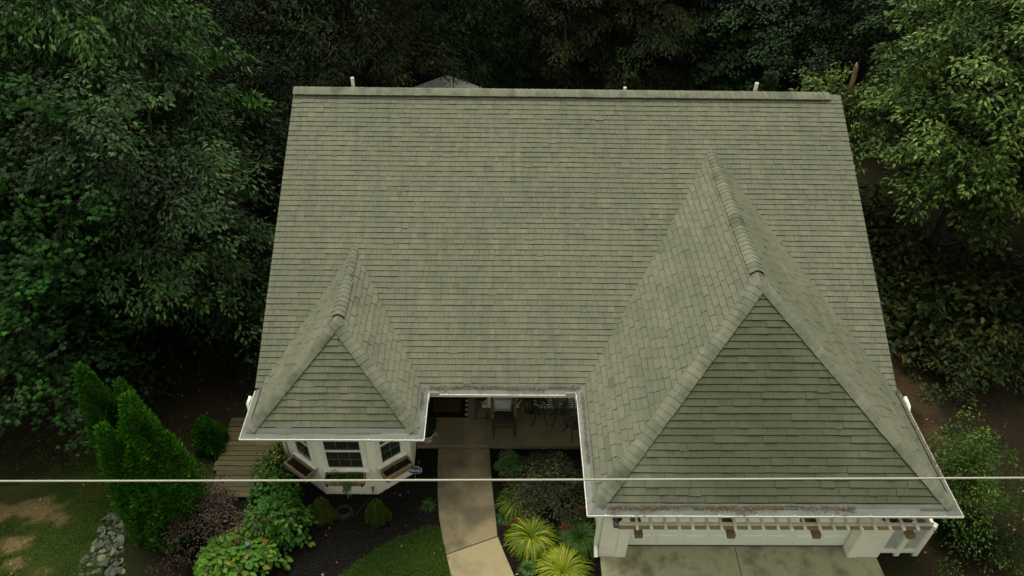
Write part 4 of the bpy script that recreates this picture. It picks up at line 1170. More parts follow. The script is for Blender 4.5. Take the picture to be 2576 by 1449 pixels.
def tree(kind_, name, label, x, y, s=1.0, rz=0.0, sz=None, dz=0.0, group="trees of the wood around the house"):
    sc3 = (s, s, sz or s)
    if kind_ in FIRST:
        o = dup(FIRST[kind_], (x, y, dz), rz, sc3, label); o.name = name
    else:
        me, tm, hc = K[kind_]
        o = thing(name, label, "tree", (x, y, dz), rz, group); o.scale = sc3
        c = link("crown", me, o); c.location = (0, 0, hc)
        link("trunk", tm, o); FIRST[kind_] = o
    o["group"] = group
    return o
# left of the house
tree('bright', "tree", "tall tree with bright pointed leaves at the upper left, left of the ridge end", -11.2, 20.0, 1.0, .4, 1.15)
tree('glossy', "tree", "glossy dark leaved tree hanging beside the left roof edge", -9.0, 16.3, .95, .9, 1.0)
tree('dark', "tree", "low dark tree at the back left corner of the house", -8.8, 22.8, .8, 2.6, .75)
tree('maple', "tree", "broad leaved maple at the left picture edge, upper one", -11.7, 15.2, .95, .2, 1.08)
tree('maple', "tree", "dark maple in the shade above the arborvitae tips, left edge", -11.3, 12.7, .84, 2.2, .62)
tree('maple', "tree", "maple behind the bright pointed leaved tree, top left corner", -15.2, 20.3, 1.15, 3.9, 1.35)
tree('dark', "tree", "black green tree filling the shadow under the glossy tree", -10.6, 16.6, .75, 1.1, .5)
tree('dark', "tree", "deep shaded tree behind the two left maples", -14.6, 17.0, .95, 3.0, .9)
tree('bright', "tree", "leafy tree cut by the top left picture corner", -14.0, 25.5, 1.05, 4.4, 1.1)
tree('dark', "tree", "dark tree between the bright pointed tree and the narrow leaved tree", -9.6, 27.5, 1.0, 5.1, 1.0)
# behind the house
tree('willow', "tree", "narrow leaved brownish tree left of the dark cypress gap", -5.6, 28.2, 1.0, .3, 1.0)
tree('willow', "tree", "narrow leaved tree at the top edge, far behind the left vent pipe", -8.4, 33.0, 1.05, 2.3, 1.1)
tree('willow', "tree", "narrow leaved tree right of the cypress, behind the middle of the ridge", 2.6, 32.5, .95, 1.2, .85)
tree('willow', "tree", "narrow leaved grey green tree behind the short ridge pipe", 6.0, 31.5, .9, 4.0, .85)
tree('dark', "tree", "black green tree in the gap between the narrow leaved trees", 4.4, 35.5, 1.1, 2.0, 1.0)
tree('dark', "tree", "black green tree left of the round leaved tree behind the ridge", 8.9, 34.5, 1.0, 3.3, .95)
tree('round', "tree", "round leaved green tree behind the right vent pipe", 11.2, 30.6, .9, .5, .8)
tree('round', "tree", "round leaved tree lit at the top edge, right of centre", 12.6, 35.5, 1.0, 2.5, 1.05)
tree('dark', "tree", "dark tree left of the pale oak, top right", 15.6, 31.0, 1.05, .7, 1.0)
tree('round', "tree", "shaded round leaved tree behind the pale oak", 16.8, 27.0, .95, 3.6, .95)
tree('dark', "tree", "far dark tree at the top edge above the cypress", -.5, 38.5, 1.2, 5.4, 1.1)
tree('dark', "tree", "far dark tree at the top edge over the shed roof", -4.5, 39.5, 1.15, 4.6, 1.1)
tree('willow', "tree", "far narrow leaved tree at the very top edge, right of centre", 8.5, 40.0, 1.1, 5.6, 1.1)
tree('bright', "tree", "far tree closing the wood at the top left", -13.5, 37.5, 1.1, 1.9, 1.05)
tree('dark', "tree", "far tree closing the wood behind the round leaved trees", 16.5, 39.0, 1.2, 1.5, 1.1)
tree('dark', "tree", "far tree closing the wood at the top right corner", 22.5, 36.0, 1.2, 2.9, 1.1)
# right of the house
tree('oak', "tree", "pale green oak spreading beside the right roof edge", 13.5, 18.8, .98, .3, 1.0)
tree('oak', "tree", "taller pale oak cut by the top right corner", 15.9, 21.4, 1.05, 2.1, 1.25)
tree('oak', "tree", "shaded oak at the right picture edge below the pale oaks", 17.0, 16.8, .85, 4.0, .8)

for i, (kd, x, y, s_, lab) in enumerate((('dark', -23.5, 13.0, 1.9, "tall dark tree added unseen beyond the left picture edge to block sky, beside the lawn"), ('dark', -25.5, 21.5, 2.0, "tall dark tree added unseen beyond the left picture edge to block sky, behind the maples"), ('dark', 23.5, 12.5, 1.9, "tall dark tree added unseen beyond the right picture edge to block sky, beside the driveway"),  # side trees stand out of view, added to keep sky light off the wood
        ('dark', 26.0, 23.0, 2.0, "tall dark tree added unseen beyond the right picture edge to block sky, behind the oaks"), ('willow', -8.0, 47.0, 2.0, "tallest tree at the back of the wood, left"), ('dark', 3.0, 48.0, 2.1, "tallest tree at the back of the wood, middle"), ('dark', 14.0, 47.0, 2.1, "tallest tree at the back of the wood, right"))):
    tree(kd, "tree", lab, x, y, s_, i * 1.1)

# cypress: drooping flat sprays up a tall cone
def cypress_mesh(seed, H, R, n, mat):
    rng = np.random.default_rng(seed)
    z = H * (1 - np.sqrt(rng.uniform(0, 1, n))) * .98; a = rng.uniform(0, 6.283, n)
    rr = R * (1 - z / H) ** .75 * (1 + .2 * np.sin(a * 5 + z * 1.7) + .15 * np.sin(a * 3 - z * 2.9)) * rng.uniform(.6, 1.05, n)
    C = np.stack([np.cos(a) * rr, np.sin(a) * rr, z], 1); D = np.stack([np.cos(a), np.sin(a), np.zeros(n)], 1)
    return np_mesh("crown", *spray_leaves(rng, C, D, 44, .34, .15, .05, .95, .5, 'rhomb', flat_=.3), mat)
cy = thing("cypress", "tall dark cypress with drooping sprays behind the shed", "tree", (-1.5, 31.2, 0), 0, "trees of the wood around the house")
c = link("crown", cypress_mesh(31, 10.5, 2.7, 900, L_CYP), cy); c.location = (0, 0, .3)
b = MB(); b.tube([(0, 0, -.1), (0, 0, 4), (.05, 0, 9)], [.24, .17, .04], 10); b.build("trunk", M_BARK, cy, smooth=True)

# undergrowth bushes in the shade of the trees
BUSH = {}
def bush_mesh(seed, r, n, per, cr, L, W, shape, mat, **k):
    rng = np.random.default_rng(seed)
    C, D = clumps(rng, n, r, k.get('shell', .5), .5, k.get('amp', .25), k.get('zmin', -.35))
    return np_mesh("foliage", *spray_leaves(rng, C, D, per, cr, L, W, k.get('droop', .3), k.get('jit', .6), shape, flat_=k.get('flat_', .4)), mat)
def stems(seed, r, h, n=9, rad_=.012):
    rnd = random.Random(seed); b = MB()
    for k in range(n):
        a = rnd.uniform(0, 6.28); q = rnd.uniform(.3, .85)
        b.tube([(0, 0, -.05), (r * .25 * math.cos(a), r * .25 * math.sin(a), h * .4), (r * q * math.cos(a), r * q * math.sin(a), h * rnd.uniform(.8, 1.2))], [rad_ * 1.4, rad_, rad_ * .4], 5)
    o = b.build("stems", M_BARK); me = o.data; bpy.data.objects.remove(o); return me
def bush(key, name, label, x, y, hc, mesh=None, stem=None, s=1.0, rz=0.0, cat_="shrub", group=None, sz=None):
    if key in BUSH:
        o = dup(BUSH[key], (x, y, 0), rz, (s, s, sz or s), label); o.name = name
    else:
        o = thing(name, label, cat_, (x, y, 0), rz); o.scale = (s, s, sz or s)
        c = link("foliage", mesh, o); c.location = (0, 0, hc)
        if stem: link("stems", stem, o)
        BUSH[key] = o
    if group: o["group"] = group
    return o
under = bush_mesh(51, (1.5, 1.4, 1.1), 150, 34, .42, .12, .06, 'rhomb', L_DARK)
ustem = stems(1, 1.4, .9)
G1 = "undergrowth bushes under the trees"
for i, (x, y, s, lab) in enumerate(((-8.3, 15.0, 1.0, "dark bush in the shade left of the roof, nearest the ridge end of the bay"), (-10.2, 14.2, 1.1, "dark bush behind the tallest arborvitae tip"), (-7.5, 18.0, 1.1, "dark bush against the left wall of the house"), (-12.6, 14.4, 1.1, "dark bush at the foot of the left maples"),
        (-6.9, 14.4, .55, "small dark bush by the left gutter end"))):
    bush('under', "undergrowth_bush", lab, x, y, .75, under, ustem, s, i * 1.3, "bush", G1)
olive = bush_mesh(52, (1.3, 1.2, .75), 120, 24, .34, .15, .08, 'rhomb', L_OLIVE, droop=.2, amp=.4)
ostem = stems(2, 1.2, .6)
for i, (x, y, s, lab) in enumerate(((11.0, 17.0, 1.5, "olive bush below the pale oak at the right roof edge"), (12.6, 16.0, 1.3, "olive brown low bush on the bare clay right of the roof"), (13.8, 16.6, 1.5, "leafy bush under the middle of the pale oak"), (10.6, 19.2, 1.7, "olive bush at the back right corner of the house"),
        (14.6, 15.4, .9, "low bush in the shade of the right edge oak"), (12.0, 20.6, 1.2, "bush behind the pale oak trunk"),
        (10.4, 16.6, .95, "low olive bush touching the right roof edge above the clay"), (11.9, 18.9, 1.2, "tall olive bush under the left side of the pale oak"), (13.6, 14.9, .8, "small olive bush at the dark edge of the clay"), (15.4, 17.2, 1.2, "wide bush under the shaded oak at the right edge"), (12.4, 14.6, .7, "lowest olive bush on the clay, nearest the garage"), (10.2, 18.1, 1.0, "olive bush between the roof edge and the pale oak, behind the touching bush"))):
    bush('olive', "undergrowth_bush", lab, x, y, .5, olive, ostem, s, i * 1.7, "bush", G1)

# broken trunk wrapped in a yellow green vine, behind the right end of the roof
sn = thing("broken_trunk", "pale broken tree trunk rising out of a vine at the right roof end", "tree stump", (10.08, 20.3, 0))
b = MB(); b.tube([(0, 0, 0), (.05, 0, 2.5), (.02, .03, 4.8), (.0, 0, 6.1), (-.03, 0, 6.35), (-.05, .0, 6.5)], [.12, .09, .075, .07, .06, .02], 10); b.build("trunk", M_STUB, sn, smooth=True)
rngv = np.random.default_rng(61)
Cv, Dv = clumps(rngv, 70, (1.25, 1.0, 1.1), .3, .2, .4, -.9)
Cv2 = np.array([(-.9 - .12 * k, -.1, 1.0 + .10 * k) for k in range(5)] + [(.7 + .02 * k, 0, .8 + .22 * k) for k in range(5)] + [(-.25, .1, .9 + .2 * k) for k in range(4)])
Cv = np.concatenate([Cv, Cv2]); Dv = unit(Cv + .01)
vn = thing("climbing_vine", "yellow green vine covering the broken trunk at the right roof end", "vine", (9.95, 20.3, 4.9))
link("foliage", np_mesh("foliage", *spray_leaves(rngv, Cv, Dv, 22, .26, .13, .075, .5, .5, 'ovate'), L_VINE), vn)
b = MB(); b.tube([(.13, -.05, -4.9), (-.13, -.1, -3), (.12, -.12, -1.2), (-.1, -.1, .2), (-.9, -.1, .9), (-1.4, -.1, 1.4)], [.025, .022, .02, .016, .01, .004], 5); b.tube([(-.1, -.1, .2), (.7, 0, .7), (.8, 0, 1.7)], [.014, .01, .004], 5); b.build("stems", M_BARK, vn, smooth=True)

# ------------------------------------------------------------------ arborvitae beside the boardwalk
def spire(rng, cx, cy, H, R, n, lean=(0, 0), z0=.05, L=.11, W=.05):
    z = z0 + (H - z0) * (1 - (1 - rng.uniform(0, 1, n)) ** .62); a = rng.uniform(0, 6.283, n); f = z / H
    prof = np.clip(np.where(f < .22, .78 + f, 1.0) * np.clip(1.02 - f, 0, 1) ** .72, 0.02, 1)
    lump = 1 + .10 * np.sin(a * 4 + z * 2.1) + .09 * np.sin(a * 7 - z * 4.7) + .08 * np.sin(a * 2 + z * 7) + .06 * np.sin(a * 11 + z * 11)
    rr = R * prof * lump * (rng.uniform(.80, 1.03, n) + .10 * (rng.uniform(size=n) > .93))
    P = np.stack([cx + lean[0] * f + np.cos(a) * rr, cy + lean[1] * f + np.sin(a) * rr, z], 1)
    out = np.stack([np.cos(a), np.sin(a), np.zeros(n)], 1)
    A = out * .75 + np.array([0, 0, .9]) + rng.normal(size=(n, 3)) * .35
    N = np.stack([-np.sin(a), np.cos(a), np.zeros(n)], 1) * rng.choice((-1, 1), n)[:, None] * .7 + out * .5 + rng.normal(size=(n, 3)) * .45
    tint = np.clip(rng.uniform(0, .55, n) ** 1.3 + .40 * (lump - .9) / .3, 0, .95)
    return leaf_arrays(P, A, N, L * rng.uniform(.7, 1.3, n), W * rng.uniform(.7, 1.3, n), 'rhomb', rng, tint)
def inner(cx, cy, H, R, lean):
    b = MB(); pr = [(R * .62, .05), (R * .78, H * .2), (R * .62, H * .45), (R * .36, H * .72), (.02, H * .95)]
    k = len(b.v)
    b.lathe(pr, (cx, cy, 0), 12)
    V = np.array(b.v); V[:, 0] += lean[0] * V[:, 2] / H; V[:, 1] += lean[1] * V[:, 2] / H
    F = []
    for f in b.f:
        for i in range(1, len(f) - 1): F.append((f[0], f[i], f[i + 1]))
    return V, np.array(F), np.full(len(V), .0)
def arborvitae(label, x, y, leaders, seed):
    rng = np.random.default_rng(seed)
    t = thing("arborvitae", label, "evergreen", (x, y, 0), 0, "tall arborvitae beside the boardwalk")
    pr = []
    for (cx, cy, H, R, lx, ly) in leaders:
        pr.append(spire(rng, cx, cy, H, R, int(9500 * H * R / 2.4), (lx, ly))); pr.append(inner(cx, cy, H, R, (lx, ly)))
    link("crown", np_mesh("crown", *cat(pr), L_ARB), t)
    b = MB(); b.tube([(0, 0, -.1), (0, 0, .8)], [.09, .06], 8); b.build("trunk", M_BARK, t)
arborvitae("front arborvitae with two spires, overlapping the stone pile", -7.42, 9.55, ((.12, .0, 4.5, .78, .10, .0), (-.34, -.12, 3.75, .62, -.14, .0), (.02, -.22, 2.2, .66, 0, 0)), 71)
arborvitae("rear arborvitae with the tallest leftmost spire", -8.12, 10.15, ((-.15, .05, 4.6, .66, -.05, 0), (.30, .15, 4.1, .5, .06, 0)), 72)
# ------------------------------------------------------------------ dwarf conifers
def conifer(name, label, x, y, H, R, n, mat, seed, L=.05, W=.016, group=None):
    rng = np.random.default_rng(seed); t = thing(name, label, "shrub", (x, y, 0), rng.uniform(0, 6), group)
    link("foliage", np_mesh("foliage", *cat([spire(rng, 0, 0, H, R, n, (0, 0), .02, L, W), inner(0, 0, H * .95, R, (0, 0))]), mat), t)
    b = MB(); b.tube([(0, 0, -.05), (0, 0, H * .3)], [.03, .02], 6); b.build("trunk", M_BARK, t)
conifer("dwarf_spruce", "small dwarf spruce beside the hydrangea, left of the coiled hose", -4.12, 9.72, .78, .30, 5200, L_SPRUCE, 81, group="dwarf spruces in the black mulch")
conifer("dwarf_spruce", "small dwarf spruce standing right of the coiled hose", -2.84, 9.68, .80, .285, 5200, L_SPRUCE, 82, group="dwarf spruces in the black mulch")
conifer("dwarf_arborvitae", "rounded dark dwarf evergreen left of the boardwalk", -7.28, 11.75, 1.12, .44, 4200, L_ARB, 83, .085, .04)

# ------------------------------------------------------------------ hydrangeas and other shrubs
def head_mesh(seed, r, mat, n=130, L=.03):
    rng = np.random.default_rng(seed); D = unit(rng.normal(size=(n, 3)) + np.array([0, 0, .3])); P = D * np.array([r, r, r * .7]) * rng.uniform(.75, 1.05, n)[:, None]
    N = D + rng.normal(size=(n, 3)) * .3; A = np.cross(D, rng.normal(size=(n, 3)))
    return np_mesh("flower_head", *leaf_arrays(P - A * L * .3, A, N, np.full(n, L), np.full(n, L * .9), 'rhomb', rng, rng.uniform(0, .95, n)), mat)
HEADS = [head_mesh(91, .075, L_DRY), head_mesh(92, .06, L_DRY)]
H_BLUE = head_mesh(93, .055, L_BLUE); H_RED = head_mesh(94, .055, L_RED, 70, .035); H_RED2 = head_mesh(95, .04, L_RED, 50, .03)
G2 = "hydrangeas between the boardwalk and the bay"
def hydrangea(label, x, y, r, h, n, mat, seed, heads, leaf=.13, blue=False):
    rng = np.random.default_rng(seed); t = thing("hydrangea", label, "shrub", (x, y, 0), 0, G2)
    C, D = clumps(rng, n, (r, r, h * .62), .55, .6, .2, -.3)
    V = spray_leaves(rng, C, D, 9, .17, leaf, leaf * .68, .25, .35, 'ovate', flat_=.15)
    f = link("foliage", np_mesh("foliage", *V, mat), t); f.location = (0, 0, h * .45)
    link("stems", stems(seed, r, h * .6, 12, .009), t)
    for k in range(heads):
        c = C[k * 3] * 1.04; q = link("flower_head", HEADS[k % 2], t); q.location = (c[0], c[1], max(.25, c[2] + h * .45 + .03)); q.rotation_euler = (0, 0, k)
    if blue:
        q = link("flower_head", H_BLUE, t); q.location = (.34, .10, h * .98); q["label"] = "single pale blue flower head"
hydrangea("lime green hydrangea nearest the camera with one blue flower", -5.72, 8.42, .78, .95, 175, L_HYDB, 101, 9, .15, True)
hydrangea("large green hydrangea in front of the bay, beside the dwarf spruce", -5.02, 9.35, .62, .95, 160, L_HYD, 102, 13, .135)
hydrangea("green hydrangea with brown flower heads below the left window box", -5.30, 10.12, .52, .85, 90, L_HYD, 103, 10, .115)
hydrangea("small leaved yellowing hydrangea between the boardwalk and the bay", -5.42, 11.0, .42, .8, 80, L_FORS, 104, 3, .085)
pu = bush_mesh(111, (.82, .78, .62), 150, 46, .26, .062, .028, 'rhomb', L_PURP, droop=-.1, amp=.4, jit=.8, shell=.4)
bush('purple', "purple_shrub", "dusky purple small leaved shrub between arborvitae and hydrangeas", -6.68, 9.40, .62, pu, stems(3, .8, .7, 14, .008))
bx = bush_mesh(112, (.33, .33, .30), 60, 44, .13, .045, .025, 'rhomb', L_BOX, droop=0, amp=.2)
bush('box', "boxwood", "small bright boxwood by the garden path, behind the striped grass", .24, 10.98, .33, bx, stems(4, .3, .3, 8, .006))
az = bush_mesh(113, (.86, .80, .52), 190, 52, .24, .075, .022, 'rhomb', L_AZA, droop=.1, jit=.9, amp=.25)
bush('azalea', "azalea", "wide bronze green shrub between the garden path and the garage", 1.27, 10.32, .42, az, stems(5, .8, .5, 14, .008))
fs = bush_mesh(114, (.85, .85, 1.1), 260, 34, .26, .075, .036, 'rhomb', L_FORS, droop=.35, amp=.75, jit=.7, shell=.35)
bush('fors', "shrub", "lime green loose shrub beside the right garage gutter", 10.35, 9.95, 1.15, fs, stems(6, .8, 1.2, 14, .012))
bush('under', "undergrowth_bush", "dark low bush below the lime shrub right of the fence screen", 10.55, 9.15, .75, s=.5, rz=2.0, group=G1)
# topiary ball in the porch pot
tp = thing("topiary", "clipped dark green topiary ball growing in the white porch pot", "plant", (-1.87, 11.90, .39))
link("foliage", bush_mesh(115, (.24, .24, .24), 110, 36, .06, .035, .022, 'rhomb', L_TOPI, droop=0, zmin=-1, amp=.03, shell=.8), tp).location = (0, 0, .33)
b = MB(); b.tube([(0, 0, 0), (0, 0, .3)], .014, 6); b.build("stem", M_BARK, tp)
# fern on the porch
def fronds(rng, n, L, W, h, mat, name="foliage", up=1.0, seg=7, wob=.3, leafl=None):
    """arching strap leaves from the centre; returns a mesh"""
    a = rng.uniform(0, 6.283, n); l = L * rng.uniform(.65, 1.12, n); st = rng.uniform(.25, 1.15, n) ** 1.0 * up
    V = np.zeros((n, seg + 1, 2, 3)); da = rng.normal(size=n) * wob
    for i in range(seg + 1):
        t = i / seg
        ang = st * 1.05 * (1 - t) * 1.25 - t * t * rng.uniform(1.0, 1.0) * 1.15      # elevation of the blade along its length
        if i == 0: r = np.zeros(n) + rng.uniform(0, .05, n); z = np.zeros(n)
        else: r = r + l / seg * np.cos(ang); z = z + l / seg * np.sin(ang)
        aa = a + da * t * .5
        w = W * (np.sin(math.pi * min(.98, .12 + t * .88)) ** .6) * .5
        c = np.stack([np.cos(aa) * r, np.sin(aa) * r, np.maximum(z, -.04 + 0 * z) + .02], 1); s = np.stack([-np.sin(aa), np.cos(aa), 0 * aa], 1)
        V[:, i, 0] = c + s * w; V[:, i, 1] = c - s * w
    base = np.arange(n)[:, None, None] * (2 * (seg + 1))
    q = np.array([(2 * i, 2 * i + 1, 2 * i + 3, 2 * i + 2) for i in range(seg)])[None]
    return V.reshape(-1, 3), (base + q).reshape(-1, 4), 2 * (seg + 1)
def grass_clump(label, x, y, n, L, W, mat, seed, bias, cat_="ornamental grass", group=None, name="ornamental_grass", hs=1.0, z=0.0):
    rng = np.random.default_rng(seed); t = thing(name, label, cat_, (x, y, z), 0, group)
    V, F, k = fronds(rng, n, L, W, 0, mat); V[:, 2] *= hs
    tint = np.clip(rng.beta(*bias, n), 0, .95)
    link("foliage", np_mesh("foliage", V, F, np.repeat(tint, k), mat), t)
    return t
G3 = "grass clumps in the mulch bed by the garage"
grass_clump("yellow striped grass clump by the path bend, above the largest clump", .70, 9.20, 760, .74, .013, L_VAR, 121, (.55, .75), group=G3)
grass_clump("largest and yellowest striped grass clump, cut by the bottom edge", 1.38, 8.36, 840, .82, .014, L_VAR, 122, (.8, .55), group=G3)
grass_clump("green grass clump against the garage corner", 1.83, 9.22, 620, .70, .011, L_GRN, 123, (1.6, 1.8), group=G3)
grass_clump("light green grass clump under the left side of the bronze shrub", .44, 10.12, 560, .66, .013, L_VAR, 124, (.6, 1.6), group=G3)
grass_clump("small green grass tuft beside the largest striped clump", .62, 8.46, 160, .30, .010, L_GRN, 125, (1.5, 2.5), group=G3)
grass_clump("sparse dark grass tuft in the mulch next to the path", .10, 9.72, 90, .30, .009, L_GRN, 126, (1, 5), group=G3)
grass_clump("dark grass tuft at the left edge of the garden path", -1.72, 10.05, 70, .26, .009, L_GRN, 127, (1, 5), group=G3)
grass_clump("green fern arching above the porch floor by the bistro chair", .74, 12.86, 150, .55, .05, L_FERN, 128, (1.5, 1.5), "fern", None, "fern", 1.2, .68)
fpot = MB(); fpot.lathe([(.13, 0), (.17, .5), (.19, .56), (.16, .56), (.14, .5)], (.74, 12.86, .12), 18); o = fpot.build("fern_pot", M_SEAL); tag(o, "tall dark pot holding the porch fern", "pot")
def sedum(label, x, y, h, me, seed, n=3):
    rnd = random.Random(seed); t = thing("sedum", label, "flower", (x, y, 0), 0, "dusky red flowers around the bronze shrub")
    b = MB(); P = []
    for k in range(n):
        p = (rnd.uniform(-.09, .09), rnd.uniform(-.08, .08), h * rnd.uniform(.85, 1.1)); P.append(p); b.tube([(p[0] * .3, p[1] * .3, 0), p], .005, 5)
    b.build("stems", M_BARK, t)
    for p in P: q = link("flower_head", me, t); q.location = p
sedum("dusky red flowers left of the bronze shrub, behind the boxwood", .66, 11.05, .45, H_RED2, 1, 2)
sedum("dusky red flowers behind the top of the bronze shrub", 1.36, 11.1, .55, H_RED, 2, 3)
sedum("dusky red flowers between the bronze shrub and the garage gutter corner", 1.90, 9.62, .62, H_RED, 3, 3)
sedum("dusky red flowers low beside the path, left of the yellow striped grass", .22, 9.48, .25, H_RED, 4, 3)
sedum("dusky red flowers between the two striped clumps and the green clump", 1.45, 9.15, .52, H_RED, 5, 3)
sedum("dusky red flowers under the gutter beside the bronze shrub", 1.98, 10.75, .5, H_RED2, 6, 3)
# plants in the window boxes
rngp = np.random.default_rng(131)
Cp = np.concatenate([np.stack([rngp.uniform(-.30, .36, 26), rngp.uniform(-.10, .08, 26), rngp.uniform(.0, .10, 26)], 1), np.array([(.08 + .03 * math.sin(k), -.17 - .012 * k, .08 - .035 * k) for k in range(7)])])
tpn = thing("trailing_plant", "small green plant trailing over the middle window box", "plant", (-3.575, 10.16, .96))
link("foliage", np_mesh("foliage", *spray_leaves(rngp, Cp, unit(Cp + np.array([0, 0, .2])), 26, .075, .06, .026, .4, .7, 'rhomb'), L_HYD), tpn)
yf = thing("yellow_flower", "tiny yellow flower in the right window box", "flower", (-2.50, 10.53, .89))
q = link("flower_head", head_mesh(96, .03, leaf_mat("yellow_petal", (.45, .33, .03), (.6, .45, .06), .7, .2, .1), 60, .025), yf); q.location = (0, 0, .12)
link("foliage", np_mesh("foliage", *spray_leaves(rngp, np.array([(-.05, 0, .05), (.03, .02, .05), (0, -.03, .07)]), np.array([(0, 0, 1.0)] * 3), 14, .05, .05, .02, .3, .7, 'rhomb'), L_HYD), yf)

# ------------------------------------------------------------------ stone pile
def stone_mesh(seed):
    rnd = random.Random(seed); bm = bmesh.new(); bmesh.ops.create_icosphere(bm, subdivisions=2, radius=1)
    cuts = [(Vector((rnd.gauss(0, 1), rnd.gauss(0, 1), rnd.gauss(0, .8))).normalized(), rnd.uniform(.30, .7)) for _ in range(14)]
    for v in bm.verts:
        for n, d in cuts:
            e = v.co.dot(n) - d
            if e > 0: v.co -= n * e
        v.co += Vector((rnd.gauss(0, .03), rnd.gauss(0, .03), rnd.gauss(0, .03)))
    me = bpy.data.meshes.new("stone"); bm.to_mesh(me); bm.free(); return me
def stone_mat(name, c):
    mt, n, l, bb = new_mat(name); a = noise(n, l, 2.3, 6, .65)
    col = mixn(n, l, tuple(q * .45 for q in c), c, ramp(n, l, a, .35, .62))
    l.new(col, bb.inputs['Base Color']); bb.inputs['Roughness'].default_value = .85; return mt
SM = [stone_mat("grey_stone", (0.0798, 0.09072, 0.06888)), stone_mat("pale_stone", (0.1764, 0.1806, 0.1302)), stone_mat("tan_stone", (0.252, 0.1596, 0.0714))]
SMESH = []
for i in range(9):
    me = stone_mesh(200 + i); me.materials.append(SM[(0, 0, 1, 0, 0, 1, 0, 2, 1)[i]]); SMESH.append(me)
rs = random.Random(44)
G4 = "rocks of the stone pile"
cnt = 0
for k in range(270):
    t = rs.random() ** .9
    y = 9.80 - 2.3 * t; w = .14 + .40 * min(1, t * 1.6)
    x = -8.93 + .28 * t + rs.uniform(-w, w)
    i = rs.choice((0, 1, 3, 4, 6, 0, 1, 2, 5, 8, 7)); s_ = min(.15, .03 + .036 * rs.expovariate(1.0)) * (.6 if i == 7 else 1)
    o = bpy.data.objects.new("stone", SMESH[i]); COL.objects.link(o)
    o.location = (x, y, s_ * .18); o.rotation_euler = (rs.uniform(-.35, .35), rs.uniform(-.35, .35), rs.uniform(0, 6.28)); o.scale = (s_ * rs.uniform(1.0, 1.7), s_, s_ * rs.uniform(.35, .65))
    lab = {0: "grey angular rock", 2: "pale weathered rock", 7: "small tan rock"}[0 if i in (0, 1, 3, 4, 6) else (7 if i == 7 else 2)] + " in the stone pile left of the arborvitae"
    tag(o, lab, "rock", G4 + {0: ", grey", 2: ", pale", 7: ", tan"}[0 if i in (0, 1, 3, 4, 6) else (7 if i == 7 else 2)])

# ------------------------------------------------------------------ ground cover that nobody could count
def turf(label, poly, box_, n, seed, mat, L=.055, W=.007, holes=(), thin=-.2, z=.008):
    rng = np.random.default_rng(seed); x0, x1, y0, y1 = box_
    X = rng.uniform(x0, x1, n); Y = rng.uniform(y0, y1, n)
    d = fbm(X, Y, seed, 1.6)
    keep = inside(poly, X, Y) & (d + rng.normal(size=n) * .35 > thin)
    keep &= Y + .55 * d + rng.normal(size=n) * .5 < 11.6
    for hx, hy, hr in holes:
        keep &= ((X - hx) ** 2 + ((Y - hy) * 1.7) ** 2 > (hr * (1 + .5 * d + rng.normal(size=n) * .25)) ** 2)
    X, Y, d = X[keep], Y[keep], d[keep]; m_ = len(X)
    a = rng.uniform(0, 6.283, m_); A = np.stack([np.cos(a), np.sin(a), rng.uniform(.4, 1.6, m_)], 1); N = np.stack([-np.cos(a), -np.sin(a), np.ones(m_)], 1)
    tint = np.clip(.42 + .34 * fbm(X, Y, seed + 1, 1.3) + rng.normal(size=m_) * .2, 0, .95); tint[rng.uniform(size=m_) < .03] = .99
    V, F, T = leaf_arrays(np.stack([X, Y, np.full(m_, z)], 1), A, N, L * rng.uniform(.6, 1.4, m_), W * rng.uniform(.8, 1.4, m_), 'rhomb', rng, tint)
    o = link("grass", np_mesh("grass", V, F, T, mat)); tag(o, label, "grass", None, "stuff")
HO = ((-10.90, 9.90, .70), (-11.9, 9.80, .70), (-10.95, 9.05, .42), (-10.72, 8.60, .18), (-10.3, 9.72, .3), (-11.9, 10.65, 1.3))
turf("patchy green lawn left of the stone pile", LAWN_L, (-13.5, -6.9, 7.2, 12.3), 72000, 141, L_TURF, .075, .012, HO, -.35)
turf("green lawn inside the path curve", LAWN_C, (-4.2, .3, 6.0, 9.6), 46000, 142, L_TURF, .075, .012, (), -1.2, .014)
RIGHT = [(8.62, 5), (8.56, 8.3), (8.6, 8.75), (9.5, 9.0), (10.5, 10.5), (14, 12.5), (16, 11), (16, 5)]
turf("thin shaded grass right of the driveway", RIGHT, (8.6, 15, 7.0, 12.0), 22000, 143, L_TURF, .055, .009, (), .12, .006)
def flakes(name, label, polys, box_, n, seed, mat, L, W, z=.012, lift=.02, cond=None):
    rng = np.random.default_rng(seed); X = rng.uniform(box_[0], box_[1], n); Y = rng.uniform(box_[2], box_[3], n)
    k = np.zeros(n, bool)
    for p in polys: k |= inside(p, X, Y)
    if cond is not None: k &= cond(X, Y, rng)
    X, Y = X[k], Y[k]; m_ = len(X); a = rng.uniform(0, 6.28, m_)
    A = np.stack([np.cos(a), np.sin(a), rng.normal(size=m_) * .25], 1); N = np.array([0, 0, 1.0]) + rng.normal(size=(m_, 3)) * .4
    V, F, T = leaf_arrays(np.stack([X, Y, z + rng.uniform(0, lift, m_)], 1), A, N, L * rng.uniform(.5, 1.5, m_), W * rng.uniform(.6, 1.4, m_), 'rhomb', rng, rng.uniform(0, .95, m_))
    o = link(name, np_mesh(name, V, F, T, mat)); tag(o, label, "ground cover", None, "stuff")
L_CHIP = leaf_mat("mulch_chip", (0.00336, 0.003192, 0.003024), (0.02856, 0.0252, 0.02184), .9, .12, 0)
def notlawn(X, Y, rng): return ~inside(LAWN_C, X, Y)
flakes("mulch_chips", "black shredded bark mulch in the flower beds", [BED_L, BED_R], (-7, 2.3, 6.5, 11.7), 34000, 151, L_CHIP, .055, .018, .008, .03, notlawn)
